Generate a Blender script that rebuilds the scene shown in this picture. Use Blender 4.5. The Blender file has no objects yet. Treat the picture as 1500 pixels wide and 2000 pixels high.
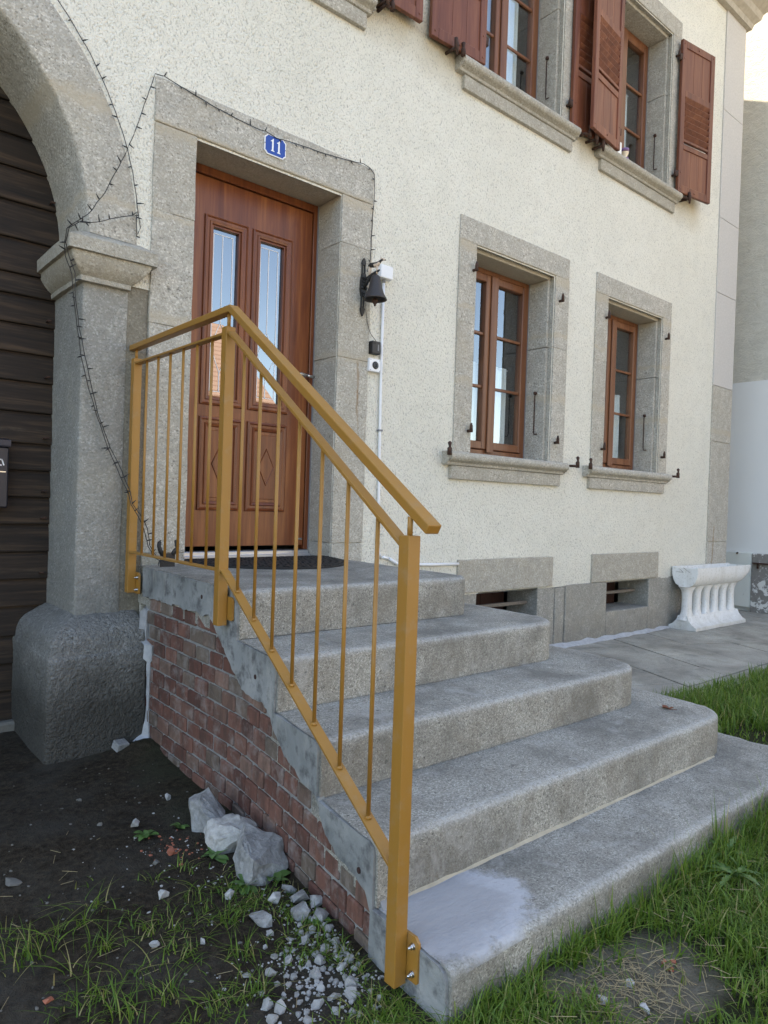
import bpy, bmesh, math, random
import numpy as np
from mathutils import Vector, Matrix, noise
from mathutils.geometry import tessellate_polygon

random.seed(7)
rng = np.random.default_rng(7)
S = bpy.context.scene
COL = S.collection
R = math.radians

# ---------------------------------------------------------------- camera, sky, sun, exposure
cam = bpy.data.objects.new('camera', bpy.data.cameras.new('camera'))
COL.objects.link(cam)
S.camera = cam
_r = Vector((0.7613374, -0.6474931, 0.0334383)); _d = Vector((0.0182653, -0.0301338, -0.9993790)); _f = Vector((0.6480986, 0.7614753, -0.0111153))
cam.matrix_world = Matrix(((_r.x, -_d.x, -_f.x, 0.0), (_r.y, -_d.y, -_f.y, -3.5), (_r.z, -_d.z, -_f.z, 1.15), (0, 0, 0, 1)))
cam.data.sensor_fit = 'VERTICAL'
cam.data.sensor_height = 24.0
cam.data.lens = 1369.03 / 2000 * 24.0
cam.data.clip_start = 0.02
cam.data.clip_end = 500

SUN_TRAVEL = Vector((0.62, -0.80, -1.40)).normalized()
sun_el = math.asin(-SUN_TRAVEL.z)
to_sun = -SUN_TRAVEL
world = bpy.data.worlds.new('World')
S.world = world
world.use_nodes = True
wn = world.node_tree
wn.nodes.clear()
sky = wn.nodes.new('ShaderNodeTexSky')
sky.sky_type = 'NISHITA'
sky.sun_disc = False
sky.sun_elevation = sun_el
sky.sun_rotation = math.atan2(to_sun.x, to_sun.y)
sky.air_density = 1.0
sky.dust_density = 0.7
sky.ozone_density = 1.0
bg = wn.nodes.new('ShaderNodeBackground')
bg.inputs['Strength'].default_value = 0.15
wo = wn.nodes.new('ShaderNodeOutputWorld')
wn.links.new(sky.outputs[0], bg.inputs[0])
wn.links.new(bg.outputs[0], wo.inputs[0])

sl = bpy.data.lights.new('sun', 'SUN')
sl.energy = 4.4
sl.angle = R(0.53)
sl.color = (1.0, 0.93, 0.80)
sun = bpy.data.objects.new('sun', sl)
COL.objects.link(sun)
sun.rotation_euler = SUN_TRAVEL.to_track_quat('-Z', 'Y').to_euler()
sun.location = (-8, 12, 20)

S.view_settings.view_transform = 'Standard'
S.view_settings.look = 'None'
S.view_settings.gamma = 1.0
S.view_settings.exposure = 2.02
S.view_settings.use_white_balance = True
S.view_settings.white_balance_temperature = 7600
S.view_settings.white_balance_tint = 10
try:
    S.cycles.max_bounces = 8
    S.cycles.transparent_max_bounces = 12
except Exception:
    pass

# ---------------------------------------------------------------- material helpers
class N:
    """small node graph builder"""
    def __init__(self, name):
        self.m = bpy.data.materials.new(name)
        self.m.use_nodes = True
        self.t = self.m.node_tree
        self.t.nodes.clear()
        self.out = self.t.nodes.new('ShaderNodeOutputMaterial')
        self.tc = self.t.nodes.new('ShaderNodeTexCoord')
        self.obj = self.tc.outputs['Object']
    def node(self, k): return self.t.nodes.new(k)
    def put(self, sock, v):
        if isinstance(v, bpy.types.NodeSocket): self.t.links.new(v, sock)
        elif v is not None:
            if sock.type == 'RGBA' and len(v) == 3: v = (*v, 1)
            sock.default_value = v
    def mapping(self, scale=(1, 1, 1), rot=(0, 0, 0), loc=(0, 0, 0), src=None):
        n = self.node('ShaderNodeMapping')
        self.put(n.inputs['Vector'], src or self.obj)
        n.inputs['Scale'].default_value = scale
        n.inputs['Rotation'].default_value = rot
        n.inputs['Location'].default_value = loc
        return n.outputs[0]
    def noise(self, scale, detail=3, rough=0.55, dist=0.0, vec=None):
        n = self.node('ShaderNodeTexNoise')
        self.put(n.inputs['Vector'], vec or self.obj)
        n.inputs['Scale'].default_value = scale
        n.inputs['Detail'].default_value = detail
        n.inputs['Roughness'].default_value = rough
        n.inputs['Distortion'].default_value = dist
        return n.outputs[0]
    def voro(self, scale, feature='F1', rand=1.0, vec=None, out='Distance'):
        n = self.node('ShaderNodeTexVoronoi')
        n.feature = feature
        self.put(n.inputs['Vector'], vec or self.obj)
        n.inputs['Scale'].default_value = scale
        n.inputs['Randomness'].default_value = rand
        return n.outputs[out]
    def ramp(self, fac, stops, interp='LINEAR'):
        n = self.node('ShaderNodeValToRGB')
        n.color_ramp.interpolation = interp
        e = n.color_ramp.elements
        while len(e) < len(stops): e.new(0.5)
        for i, (p, c) in enumerate(stops):
            e[i].position = p
            e[i].color = (*c, 1) if isinstance(c, (tuple, list)) else (c, c, c, 1)
        self.put(n.inputs[0], fac)
        return n.outputs[0]
    def mix(self, fac, a, b, mode='MIX'):
        n = self.node('ShaderNodeMix')
        n.data_type = 'RGBA'
        n.blend_type = mode
        self.put(n.inputs[0], fac)
        self.put(n.inputs[6], a)
        self.put(n.inputs[7], b)
        return n.outputs[2]
    def math(self, op, a, b=None, c=None, clamp=False):
        n = self.node('ShaderNodeMath')
        n.operation = op
        n.use_clamp = clamp
        self.put(n.inputs[0], a)
        if b is not None: self.put(n.inputs[1], b)
        if c is not None: self.put(n.inputs[2], c)
        return n.outputs[0]
    def sep(self, v=None):
        n = self.node('ShaderNodeSeparateXYZ')
        self.put(n.inputs[0], v or self.obj)
        return n.outputs
    def attr(self, name):
        n = self.node('ShaderNodeAttribute')
        n.attribute_name = name
        return n.outputs
    def rand(self):
        return self.node('ShaderNodeObjectInfo').outputs['Random']
    def maprange(self, v, a, b, c=0.0, d=1.0):
        n = self.node('ShaderNodeMapRange')
        self.put(n.inputs[0], v)
        for i, x in enumerate((a, b, c, d)): n.inputs[i + 1].default_value = x
        return n.outputs[0]
    def bump(self, h, strength=0.5, dist=0.01, normal=None):
        n = self.node('ShaderNodeBump')
        n.inputs['Strength'].default_value = strength
        n.inputs['Distance'].default_value = dist
        self.put(n.inputs['Height'], h)
        if normal is not None: self.put(n.inputs['Normal'], normal)
        return n.outputs[0]
    def bsdf(self, color, rough=0.8, normal=None, metal=0.0, spec=0.5, coat=0.0):
        n = self.node('ShaderNodeBsdfPrincipled')
        self.put(n.inputs['Base Color'], color)
        self.put(n.inputs['Roughness'], rough)
        self.put(n.inputs['Metallic'], metal)
        n.inputs['Specular IOR Level'].default_value = spec
        n.inputs['Coat Weight'].default_value = coat
        if normal is not None: self.put(n.inputs['Normal'], normal)
        self.t.links.new(n.outputs[0], self.out.inputs[0])
        return n
    def done(self, sh=None):
        if sh is not None: self.t.links.new(sh, self.out.inputs[0])
        return self.m

M = {}
def simple(name, col, rough=0.6, metal=0.0, var=0.15, scale=30, bump=0.0, spec=0.5):
    g = N(name)
    n = g.noise(scale, 4)
    c = g.mix(g.math('MULTIPLY', n, 1.0), tuple(x * (1 - var) for x in col), tuple(min(1, x * (1 + var)) for x in col))
    g.bsdf(c, rough, g.bump(n, bump, 0.004) if bump else None, metal, spec)
    M[name] = g.m
    return g.m

def m_stucco():
    g = N('roughcast_render')
    v2 = g.mapping((1.0, 1.0, 0.68), (0, R(-40), 0))
    a = g.noise(98, 2, 0.6, 0.4, v2)
    b = g.noise(34, 2, 0.5, 0.3, v2)
    c = g.noise(150, 2, 0.6, 0.0, v2)
    h = g.math('ADD', g.math('ADD', g.math('MULTIPLY', a, 0.9), g.math('MULTIPLY', b, 0.35)), g.math('MULTIPLY', c, 0.3))
    big = g.noise(0.8, 4, 0.6)
    mid = g.noise(6, 4, 0.6)
    pit_shade = g.ramp(g.math('ADD', g.math('MULTIPLY', a, 0.8), g.math('MULTIPLY', b, 0.2)), [(0.37, 1.0), (0.46, 0.0)])
    base = g.mix(g.ramp(big, [(0.3, 0.0), (0.7, 1.0)]), (0.73, 0.705, 0.615), (0.80, 0.775, 0.685))
    base = g.mix(g.ramp(mid, [(0.45, 0.0), (0.75, 0.35)]), base, (0.62, 0.60, 0.52))
    # rust-brown runs of dirt that gather below the shutters
    x, y, z = g.sep()
    nn = g.noise(5, 4, 0.6)
    for xa, xb, zt_, zl in ((3.15, 3.72, 4.30, 0.30), (6.5, 7.06, 4.32, 0.32), (2.58, 3.10, 4.32, 0.28), (4.95, 5.42, 4.26, 0.26)):
        f = g.math('MULTIPLY', g.maprange(x, xa - 0.08, xa + 0.06), g.maprange(x, xb + 0.1, xb - 0.08))
        f = g.math('MULTIPLY', f, g.math('MULTIPLY', g.maprange(g.math('ADD', z, g.math('MULTIPLY', nn, 0.2)), zt_ - zl + 0.1, zt_ + 0.1), g.maprange(z, zt_ + 0.25, zt_)))
        base = g.mix(g.math('MULTIPLY', f, 0.8), base, (0.46, 0.38, 0.245))
    f = g.maprange(g.math('ADD', z, g.math('MULTIPLY', nn, 0.3)), 0.60, 0.86, 0.22, 0.0)
    base = g.mix(f, base, (0.47, 0.44, 0.36))
    base = g.mix(g.math('MULTIPLY', pit_shade, 0.5), base, (0.25, 0.235, 0.20))  # shade in the roughcast pits, with some dirt, painted into the colour
    nrm = g.bump(h, 1.0, 0.016)
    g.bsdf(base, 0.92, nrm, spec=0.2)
    M['stucco'] = g.m

def m_granite(name, lo, mid, hi, stain=(0.42, 0.37, 0.28), dirt=None, sc=150, bump=0.55, extra=None):
    g = N(name)
    a = g.noise(sc, 2, 0.7)
    sp = g.voro(sc * 0.8, 'F1', 1.0, out='Color')
    spv = g.math('ADD', g.math('MULTIPLY', g.sep(sp)[0], 0.55), g.math('MULTIPLY', a, 0.5))
    col = g.ramp(spv, [(0.16, lo), (0.33, mid), (0.58, mid), (0.85, hi)])
    big = g.noise(2.3, 5, 0.62)
    col = g.mix(g.ramp(big, [(0.52, 0.0), (0.72, 0.5)]), col, stain, 'MIX')
    pits = g.noise(34, 3, 0.65)
    hole = g.ramp(pits, [(0.27, 1.0), (0.36, 0.0)])
    col = g.mix(g.math('MULTIPLY', hole, 0.75), col, tuple(x * 0.45 for x in lo))
    med = g.noise(11, 4, 0.6)
    col = g.mix(g.ramp(med, [(0.35, 0.55), (0.65, 0.0)]), col, tuple(x * 0.72 for x in mid))
    if extra:
        gx, gy_, gzz = g.sep()
        wob = g.math('SUBTRACT', g.noise(9, 4, 0.65), 0.5)
        for zj, wj, amt in extra[0]:
            dd = g.math('ABSOLUTE', g.math('SUBTRACT', g.math('ADD', gzz, g.math('MULTIPLY', wob, 0.10)), zj))
            col = g.mix(g.maprange(dd, wj * 0.5, wj * 1.6, amt, 0.0), col, (0.47, 0.41, 0.315))
        for xj, za, zb, wj, slope in extra[1]:
            cxx = g.math('ADD', g.math('MULTIPLY', g.math('SUBTRACT', gzz, zb), slope), xj)
            dd = g.math('ABSOLUTE', g.math('SUBTRACT', g.math('ADD', gx, g.math('MULTIPLY', wob, 0.03)), cxx))
            f = g.math('MULTIPLY', g.maprange(dd, wj * 0.3, wj * 1.2, 0.85, 0.0), g.math('MULTIPLY', g.maprange(gzz, za, za + 0.25), g.maprange(gzz, zb + 0.012, zb - 0.012)))
            f = g.math('MULTIPLY', f, g.ramp(g.noise(24, 4, 0.7), [(0.3, 0.35), (0.6, 1.0)]))
            col = g.mix(f, col, (0.23, 0.115, 0.035))
    col = g.mix(g.math('MULTIPLY', g.rand(), 0.30), col, tuple(x * (0.78 if k_ == 0 else 0.74 if k_ == 1 else 0.66) for k_, x in enumerate(mid)))
    if dirt:
        z0, z1, dc, amt = dirt
        zz = g.math('ADD', g.sep()[2], g.math('MULTIPLY', g.noise(5, 4, 0.6), 0.35))
        f = g.maprange(zz, z0, z1, amt, 0.0)
        col = g.mix(f, col, dc)
    h = g.math('ADD', g.math('MULTIPLY', a, 0.5), g.math('ADD', g.math('MULTIPLY', pits, 0.9), g.math('MULTIPLY', g.noise(70, 3, 0.6), 0.8)))
    h = g.math('ADD', h, g.math('MULTIPLY', med, 0.4 if bump > 0.9 else 0.0))
    g.bsdf(col, 0.9, g.bump(h, bump, 0.022 if bump > 0.9 else 0.011), spec=0.25)
    M[name] = g.m

def m_concrete():
    g = N('washed_concrete')
    a = g.noise(290, 2, 0.75)
    sp = g.voro(230, 'F1', 1.0, out='Color')
    v = g.math('ADD', g.math('MULTIPLY', g.sep(sp)[0], 0.5), g.math('MULTIPLY', a, 0.55))
    col = g.ramp(v, [(0.18, (0.060, 0.057, 0.048)), (0.32, (0.265, 0.252, 0.218)), (0.60, (0.345, 0.330, 0.290)), (0.84, (0.58, 0.56, 0.50))])
    pk = g.noise(95, 3, 0.75)
    col = g.mix(g.ramp(pk, [(0.33, 0.9), (0.40, 0.0)]), col, (0.05, 0.048, 0.044))
    gx, gy_, gz_ = g.sep()
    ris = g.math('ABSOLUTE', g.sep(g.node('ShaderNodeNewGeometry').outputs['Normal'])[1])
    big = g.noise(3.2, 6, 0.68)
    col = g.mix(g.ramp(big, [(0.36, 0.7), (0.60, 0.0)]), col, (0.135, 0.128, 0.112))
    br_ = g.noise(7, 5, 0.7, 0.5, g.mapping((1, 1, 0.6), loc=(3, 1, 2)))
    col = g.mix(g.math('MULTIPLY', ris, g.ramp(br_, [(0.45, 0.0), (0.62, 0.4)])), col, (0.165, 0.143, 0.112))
    str_ = g.noise(6, 6, 0.7, 0.5, g.mapping((1, 1, 0.5)))
    col = g.mix(g.ramp(str_, [(0.56, 0.0), (0.68, 0.6)]), col, (0.40, 0.39, 0.365))
    lich = g.noise(26, 4, 0.7)
    col = g.mix(g.ramp(lich, [(0.64, 0.0), (0.70, 0.8)]), col, (0.09, 0.09, 0.085))
    # worn, bleached nosings
    w = g.attr('wear')[2]
    col = g.mix(g.math('MULTIPLY', w, g.ramp(g.noise(90, 4, 0.75), [(0.40, 0.1), (0.62, 0.75)])), col, (0.44, 0.435, 0.41))
    h = g.math('ADD', g.math('MULTIPLY', a, 0.5), g.math('MULTIPLY', pk, 1.1))
    # cement slurry smeared on the bottom step by the near post
    x, y, z = g.sep()
    nx = g.math('DIVIDE', g.math('SUBTRACT', x, 1.36), 0.255)
    ny = g.math('DIVIDE', g.math('SUBTRACT', y, -2.22), 0.20)
    d = g.math('ADD', g.math('POWER', nx, 2.0), g.math('POWER', ny, 2.0))
    d = g.math('ADD', d, g.math('MULTIPLY', g.math('SUBTRACT', g.noise(10, 7, 0.78), 0.5), 1.8))
    f = g.maprange(d, 0.78, 1.14, 1.0, 0.0)
    f = g.math('MULTIPLY', f, g.math('LESS_THAN', z, 0.0822))
    f = g.math('MULTIPLY', f, g.math('GREATER_THAN', z, 0.055))
    ring = g.math('MULTIPLY', g.math('MULTIPLY', g.maprange(d, 0.3, 0.85, 0.0, 1.0), g.maprange(g.math('SUBTRACT', x, g.math('MULTIPLY', y, 0.5)), 2.38, 2.62)), f)
    cem = g.mix(g.noise(20, 4, 0.6, 0.3, g.mapping((1, 3, 1))), (0.31, 0.31, 0.32), (0.38, 0.38, 0.39))
    cem = g.mix(g.math('MULTIPLY', ring, 0.75), cem, (0.50, 0.51, 0.54))
    col = g.mix(g.math('MULTIPLY', f, 0.95), col, cem)
    h = g.math('ADD', g.math('MULTIPLY', h, g.math('SUBTRACT', 1.0, g.math('MULTIPLY', f, 0.7))), g.math('MULTIPLY', f, g.math('ADD', 0.9, g.math('MULTIPLY', g.noise(26, 4, 0.65, 0.6, g.mapping((1, 3, 1))), 0.8))))
    g.bsdf(col, 0.88, g.bump(h, 0.55, 0.006), spec=0.25)
    M['concrete'] = g.m

def m_cement():
    g = N('patched_cement')
    a = g.noise(3.6, 5, 0.65, 0.4)
    b = g.noise(17, 5, 0.65)
    col = g.ramp(a, [(0.3, (0.15, 0.16, 0.16)), (0.5, (0.265, 0.275, 0.272)), (0.7, (0.36, 0.362, 0.355))])
    col = g.mix(g.ramp(b, [(0.50, 0.0), (0.66, 0.8)]), col, (0.09, 0.09, 0.092))
    c = g.noise(9, 4, 0.6, 1.0, g.mapping((1, 1, 0.4)))
    col = g.mix(g.ramp(c, [(0.55, 0.0), (0.75, 0.45)]), col, (0.50, 0.47, 0.42))
    g.bsdf(col, 0.85, g.bump(g.math('ADD', b, g.noise(90, 3)), 0.4, 0.005), spec=0.25)
    M['cement'] = g.m

def m_wood(name, dark, mid, light, rough=0.45, grain=1.0, axis='Z', coat=0.0, wear=None):
    g = N(name)
    if axis == 'Z': sc = (9, 9, 0.55)
    else: sc = (0.55, 9, 9)
    sc = tuple(s * grain for s in sc)
    r = g.rand()
    off = g.node('ShaderNodeCombineXYZ')
    for i in range(3): g.put(off.inputs[i], g.math('MULTIPLY', r, 13.7 + 5 * i))
    va = g.node('ShaderNodeVectorMath'); va.operation = 'ADD'
    g.put(va.inputs[0], g.obj); g.put(va.inputs[1], off.outputs[0])
    v = g.mapping(sc, src=va.outputs[0])
    n1 = g.noise(1.0, 5, 0.6, 1.2, v)
    v2 = g.mapping(tuple(s * 7 for s in sc), src=va.outputs[0])
    n2 = g.noise(1.0, 3, 0.6, 0.3, v2)
    f = g.math('ADD', g.math('MULTIPLY', n1, 0.72), g.math('MULTIPLY', n2, 0.34))
    col = g.ramp(f, [(0.32, dark), (0.52, mid), (0.72, light)])
    col = g.mix(g.math('MULTIPLY', r, 0.35), col, dark)
    if wear:
        wc, lo, hi = wear
        wn_ = g.noise(2.2, 6, 0.7, 0.6, v)
        col = g.mix(g.ramp(wn_, [(lo, 0.0), (hi, 0.8)]), col, wc)
    g.bsdf(col, rough, g.bump(n2, 0.25, 0.003), spec=0.4, coat=coat)
    M[name] = g.m

def m_brick():
    g = N('brick_clay')
    r = g.rand()
    col = g.ramp(r, [(0.0, (0.12, 0.055, 0.043)), (0.3, (0.175, 0.080, 0.060)), (0.55, (0.215, 0.104, 0.078)), (0.72, (0.15, 0.112, 0.088)), (0.85, (0.19, 0.15, 0.12)), (0.97, (0.26, 0.155, 0.12))])
    off = g.node('ShaderNodeCombineXYZ')
    for i in range(3): g.put(off.inputs[i], g.math('MULTIPLY', r, 31.7 + 17 * i))
    va = g.node('ShaderNodeVectorMath'); va.operation = 'ADD'
    g.put(va.inputs[0], g.obj); g.put(va.inputs[1], off.outputs[0])
    g.obj = va.outputs[0]
    n = g.noise(16, 5, 0.7, 0.4, g.mapping((1, 1, 0.5)))
    col = g.mix(g.ramp(n, [(0.35, 0.6), (0.6, 0.0)]), col, (0.055, 0.042, 0.036))
    n2 = g.noise(12, 5, 0.7, 0.2)
    col = g.mix(g.ramp(n2, [(0.50, 0.0), (0.72, 0.65)]), col, (0.31, 0.275, 0.255))
    h = g.noise(60, 4, 0.6)
    g.bsdf(col, 0.85, g.bump(h, 0.5, 0.006), spec=0.25)
    M['brick'] = g.m

def m_soil():
    g = N('bare_earth')
    a = g.noise(3.0, 6, 0.65)
    b = g.noise(40, 5, 0.7)
    c = g.noise(160, 3, 0.6)
    col = g.ramp(b, [(0.3, (0.017, 0.0125, 0.008)), (0.52, (0.048, 0.037, 0.025)), (0.8, (0.105, 0.083, 0.058))])
    col = g.mix(g.ramp(a, [(0.45, 0.0), (0.65, 0.7)]), col, (0.075, 0.068, 0.056))
    x, y, z = g.sep()
    grn = g.math('MULTIPLY', g.maprange(g.math('ADD', x, g.math('MULTIPLY', a, 1.2)), 1.7, 2.2), 0.65)
    col = g.mix(grn, col, (0.030, 0.040, 0.012))
    # dry straw-coloured bare patch in the grass
    px = g.math('DIVIDE', g.math('SUBTRACT', x, 1.69), 0.26)
    py = g.math('DIVIDE', g.math('SUBTRACT', y, -2.58), 0.17)
    d = g.math('ADD', g.math('ADD', g.math('POWER', px, 2.0), g.math('POWER', py, 2.0)), g.math('MULTIPLY', g.math('SUBTRACT', g.noise(8, 5, 0.65), 0.5), 3.0))
    col = g.mix(g.maprange(d, 0.4, 1.5, 0.9, 0.0), col, g.mix(b, (0.14, 0.122, 0.09), (0.26, 0.235, 0.185)))
    h = g.math('ADD', g.math('MULTIPLY', b, 1.0), g.math('MULTIPLY', c, 0.35))
    g.bsdf(col, 0.95, g.bump(h, 0.9, 0.02), spec=0.15)
    M['soil'] = g.m

def m_paving():
    g = N('paving_concrete')
    a = g.noise(1.6, 6, 0.68, 0.3)
    b = g.noise(120, 3, 0.7)
    col = g.ramp(a, [(0.3, (0.20, 0.182, 0.15)), (0.5, (0.36, 0.338, 0.288)), (0.68, (0.50, 0.475, 0.41))])
    st = g.noise(4, 5, 0.7, 0.8)
    col = g.mix(g.ramp(st, [(0.52, 0.0), (0.7, 0.55)]), col, (0.12, 0.12, 0.105))
    col = g.mix(g.math('MULTIPLY', g.rand(), 0.25), col, (0.19, 0.185, 0.17))
    col = g.mix(g.ramp(b, [(0.35, 0.5), (0.5, 0.0)]), col, (0.12, 0.12, 0.11))
    g.bsdf(col, 0.85, g.bump(b, 0.3, 0.003), spec=0.3)
    M['paving'] = g.m

def m_rock():
    g = N('broken_stone')
    a = g.noise(9, 6, 0.65)
    b = g.noise(70, 4, 0.7)
    col = g.ramp(g.math('ADD', g.math('MULTIPLY', a, 0.6), g.math('MULTIPLY', b, 0.4)), [(0.3, (0.14, 0.14, 0.135)), (0.5, (0.30, 0.30, 0.295)), (0.7, (0.44, 0.44, 0.43))])
    col = g.mix(g.math('MULTIPLY', g.rand(), 0.3), col, (0.24, 0.225, 0.20))
    g.bsdf(col, 0.9, g.bump(g.math('ADD', a, b), 0.7, 0.01), spec=0.2)
    M['rock'] = g.m
    g = N('plaster_rubble')
    a = g.noise(40, 4, 0.7)
    col = g.ramp(a, [(0.35, (0.32, 0.315, 0.30)), (0.65, (0.60, 0.59, 0.57))])
    col = g.mix(g.math('MULTIPLY', g.rand(), 0.45), col, (0.20, 0.185, 0.16))
    g.bsdf(col, 0.9, g.bump(a, 0.6, 0.006), spec=0.2)
    M['plaster'] = g.m

def m_grass():
    g = N('grass_blades')
    r = g.attr('rnd')[2]
    t = g.attr('tip')[2]
    col = g.ramp(r, [(0.0, (0.045, 0.105, 0.012)), (0.45, (0.105, 0.20, 0.022)), (0.8, (0.19, 0.28, 0.036)), (0.93, (0.24, 0.25, 0.065)), (0.98, (0.40, 0.33, 0.15))])
    col = g.mix(g.math('MULTIPLY', t, 0.25), col, (0.15, 0.21, 0.05))
    d = g.node('ShaderNodeBsdfPrincipled')
    g.put(d.inputs['Base Color'], col); d.inputs['Roughness'].default_value = 0.45; d.inputs['Specular IOR Level'].default_value = 0.35
    tr = g.node('ShaderNodeBsdfTranslucent')
    g.put(tr.inputs[0], col)
    mx = g.node('ShaderNodeMixShader'); mx.inputs[0].default_value = 0.3
    g.t.links.new(d.outputs[0], mx.inputs[1]); g.t.links.new(tr.outputs[0], mx.inputs[2])
    g.done(mx.outputs[0])
    M['grass'] = g.m
    g = N('weed_leaf')
    n = g.noise(40, 3)
    col = g.mix(n, (0.035, 0.095, 0.018), (0.085, 0.17, 0.04))
    col = g.mix(g.math('MULTIPLY', g.rand(), 0.4), col, (0.11, 0.19, 0.06))
    g.bsdf(col, 0.4, g.bump(n, 0.3, 0.004), spec=0.5)
    M['leaf'] = g.m

def m_glass(name, refl, tint):
    g = N(name)
    fr = g.node('ShaderNodeFresnel'); fr.inputs[0].default_value = 1.52
    fac = g.math('ADD', g.math('MULTIPLY', fr.outputs[0], 1.5), refl, clamp=True)
    fac = g.math('MULTIPLY', fac, g.math('SUBTRACT', 1.0, g.node('ShaderNodeNewGeometry').outputs['Backfacing']))
    gl = g.node('ShaderNodeBsdfGlossy'); gl.inputs['Roughness'].default_value = 0.005; g.put(gl.inputs[0], (0.95, 0.97, 1.0))
    tr = g.node('ShaderNodeBsdfTransparent'); g.put(tr.inputs[0], tint)
    mx = g.node('ShaderNodeMixShader')
    g.put(mx.inputs[0], fac)
    g.t.links.new(tr.outputs[0], mx.inputs[1]); g.t.links.new(gl.outputs[0], mx.inputs[2])
    g.done(mx.outputs[0])
    M[name] = g.m

def m_rail():
    g = N('ochre_powder_coat')
    n = g.noise(900, 2, 0.5)
    c = g.mix(g.noise(1.5, 3), (0.31, 0.150, 0.026), (0.345, 0.168, 0.030))
    d_ = g.noise(18, 6, 0.75)
    c = g.mix(g.ramp(d_, [(0.52, 0.0), (0.75, 0.28)]), c, (0.33, 0.27, 0.19))
    g.bsdf(c, g.ramp(d_, [(0.3, 0.36), (0.7, 0.55)]), g.bump(n, 0.08, 0.0006), spec=0.5)
    M['rail'] = g.m

def m_rust():
    g = N('rusty_iron')
    n = g.noise(60, 4, 0.7)
    c = g.ramp(n, [(0.35, (0.030, 0.020, 0.017)), (0.6, (0.075, 0.038, 0.026)), (0.8, (0.16, 0.075, 0.04))])
    g.bsdf(c, 0.75, g.bump(n, 0.5, 0.003), spec=0.3)
    M['rust'] = g.m

def m_neigh():
    g = N('coarse_grey_render')
    v = g.mapping((1, 1, 1.6), (R(20), 0, 0))
    a = g.noise(9, 6, 0.7, 0.6, v)
    b = g.noise(45, 4, 0.65, 0.3, v)
    col = g.mix(g.ramp(a, [(0.35, 0.0), (0.65, 1.0)]), (0.58, 0.555, 0.485), (0.68, 0.65, 0.57))
    h = g.math('ADD', g.math('MULTIPLY', a, 0.8), g.math('MULTIPLY', b, 0.6))
    col = g.mix(g.ramp(h, [(0.42, 0.6), (0.56, 0.0)]), col, (0.42, 0.405, 0.38))
    g.bsdf(col, 0.92, g.bump(h, 0.9, 0.03), spec=0.2)
    M['neigh'] = g.m
    g = N('smooth_white_render')
    a = g.noise(1.2, 5, 0.6)
    col = g.mix(a, (0.68, 0.68, 0.67), (0.76, 0.76, 0.745))
    g.bsdf(col, 0.85, g.bump(g.noise(60, 3), 0.12, 0.004), spec=0.25)
    M['white_render'] = g.m
    g = N('peeling_paint')
    a = g.noise(5.5, 6, 0.7, 0.5)
    k = g.ramp(a, [(0.54, 0.0), (0.57, 1.0)])
    col = g.mix(k, g.mix(g.noise(30, 4), (0.17, 0.16, 0.15), (0.28, 0.265, 0.245)), (0.66, 0.655, 0.63))
    g.bsdf(col, 0.85, g.bump(g.math('ADD', k, g.noise(50, 3)), 0.5, 0.008), spec=0.2)
    M['peel'] = g.m
    g = N('chipped_white_paint')
    a = g.noise(7, 6, 0.7)
    col = g.mix(g.ramp(a, [(0.62, 0.0), (0.70, 0.7)]), g.mix(g.noise(2, 3), (0.60, 0.615, 0.57), (0.70, 0.71, 0.67)), (0.33, 0.32, 0.29))
    g.bsdf(col, 0.7, g.bump(a, 0.2, 0.004), spec=0.3)
    M['white_paint'] = g.m

def m_trough():
    g = N('whitewashed_stone')
    a = g.noise(5, 5, 0.65)
    b = g.noise(40, 4, 0.7)
    col = g.mix(a, (0.66, 0.655, 0.63), (0.80, 0.80, 0.79))
    col = g.mix(g.ramp(b, [(0.54, 0.0), (0.70, 0.65)]), col, (0.38, 0.365, 0.32))
    st = g.noise(7, 5, 0.7, 0.3, g.mapping((1, 1, 0.3)))
    col = g.mix(g.ramp(st, [(0.50, 0.0), (0.70, 0.45)]), col, (0.45, 0.42, 0.36))
    zz = g.math('ADD', g.sep()[2], g.math('MULTIPLY', g.noise(12, 4), 0.12))
    col = g.mix(g.maprange(zz, 0.05, 0.17, 0.5, 0.0), col, (0.36, 0.34, 0.28))
    g.bsdf(col, 0.75, g.bump(g.math('ADD', a, b), 0.3, 0.006), spec=0.3)
    M['trough'] = g.m

def m_tiles():
    g = N('clay_roof_tiles')
    v = g.mapping((1, 1, 1))
    z = g.sep()[2]
    band = g.math('FRACT', g.math('MULTIPLY', z, 5.5))
    n = g.noise(12, 3)
    col = g.mix(n, (0.36, 0.235, 0.18), (0.48, 0.335, 0.265))
    col = g.mix(g.ramp(band, [(0.0, 0.6), (0.35, 0.0)]), col, (0.14, 0.06, 0.035))
    g.bsdf(col, 0.85, g.bump(band, 0.5, 0.02), spec=0.2)
    M['tiles'] = g.m

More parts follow.
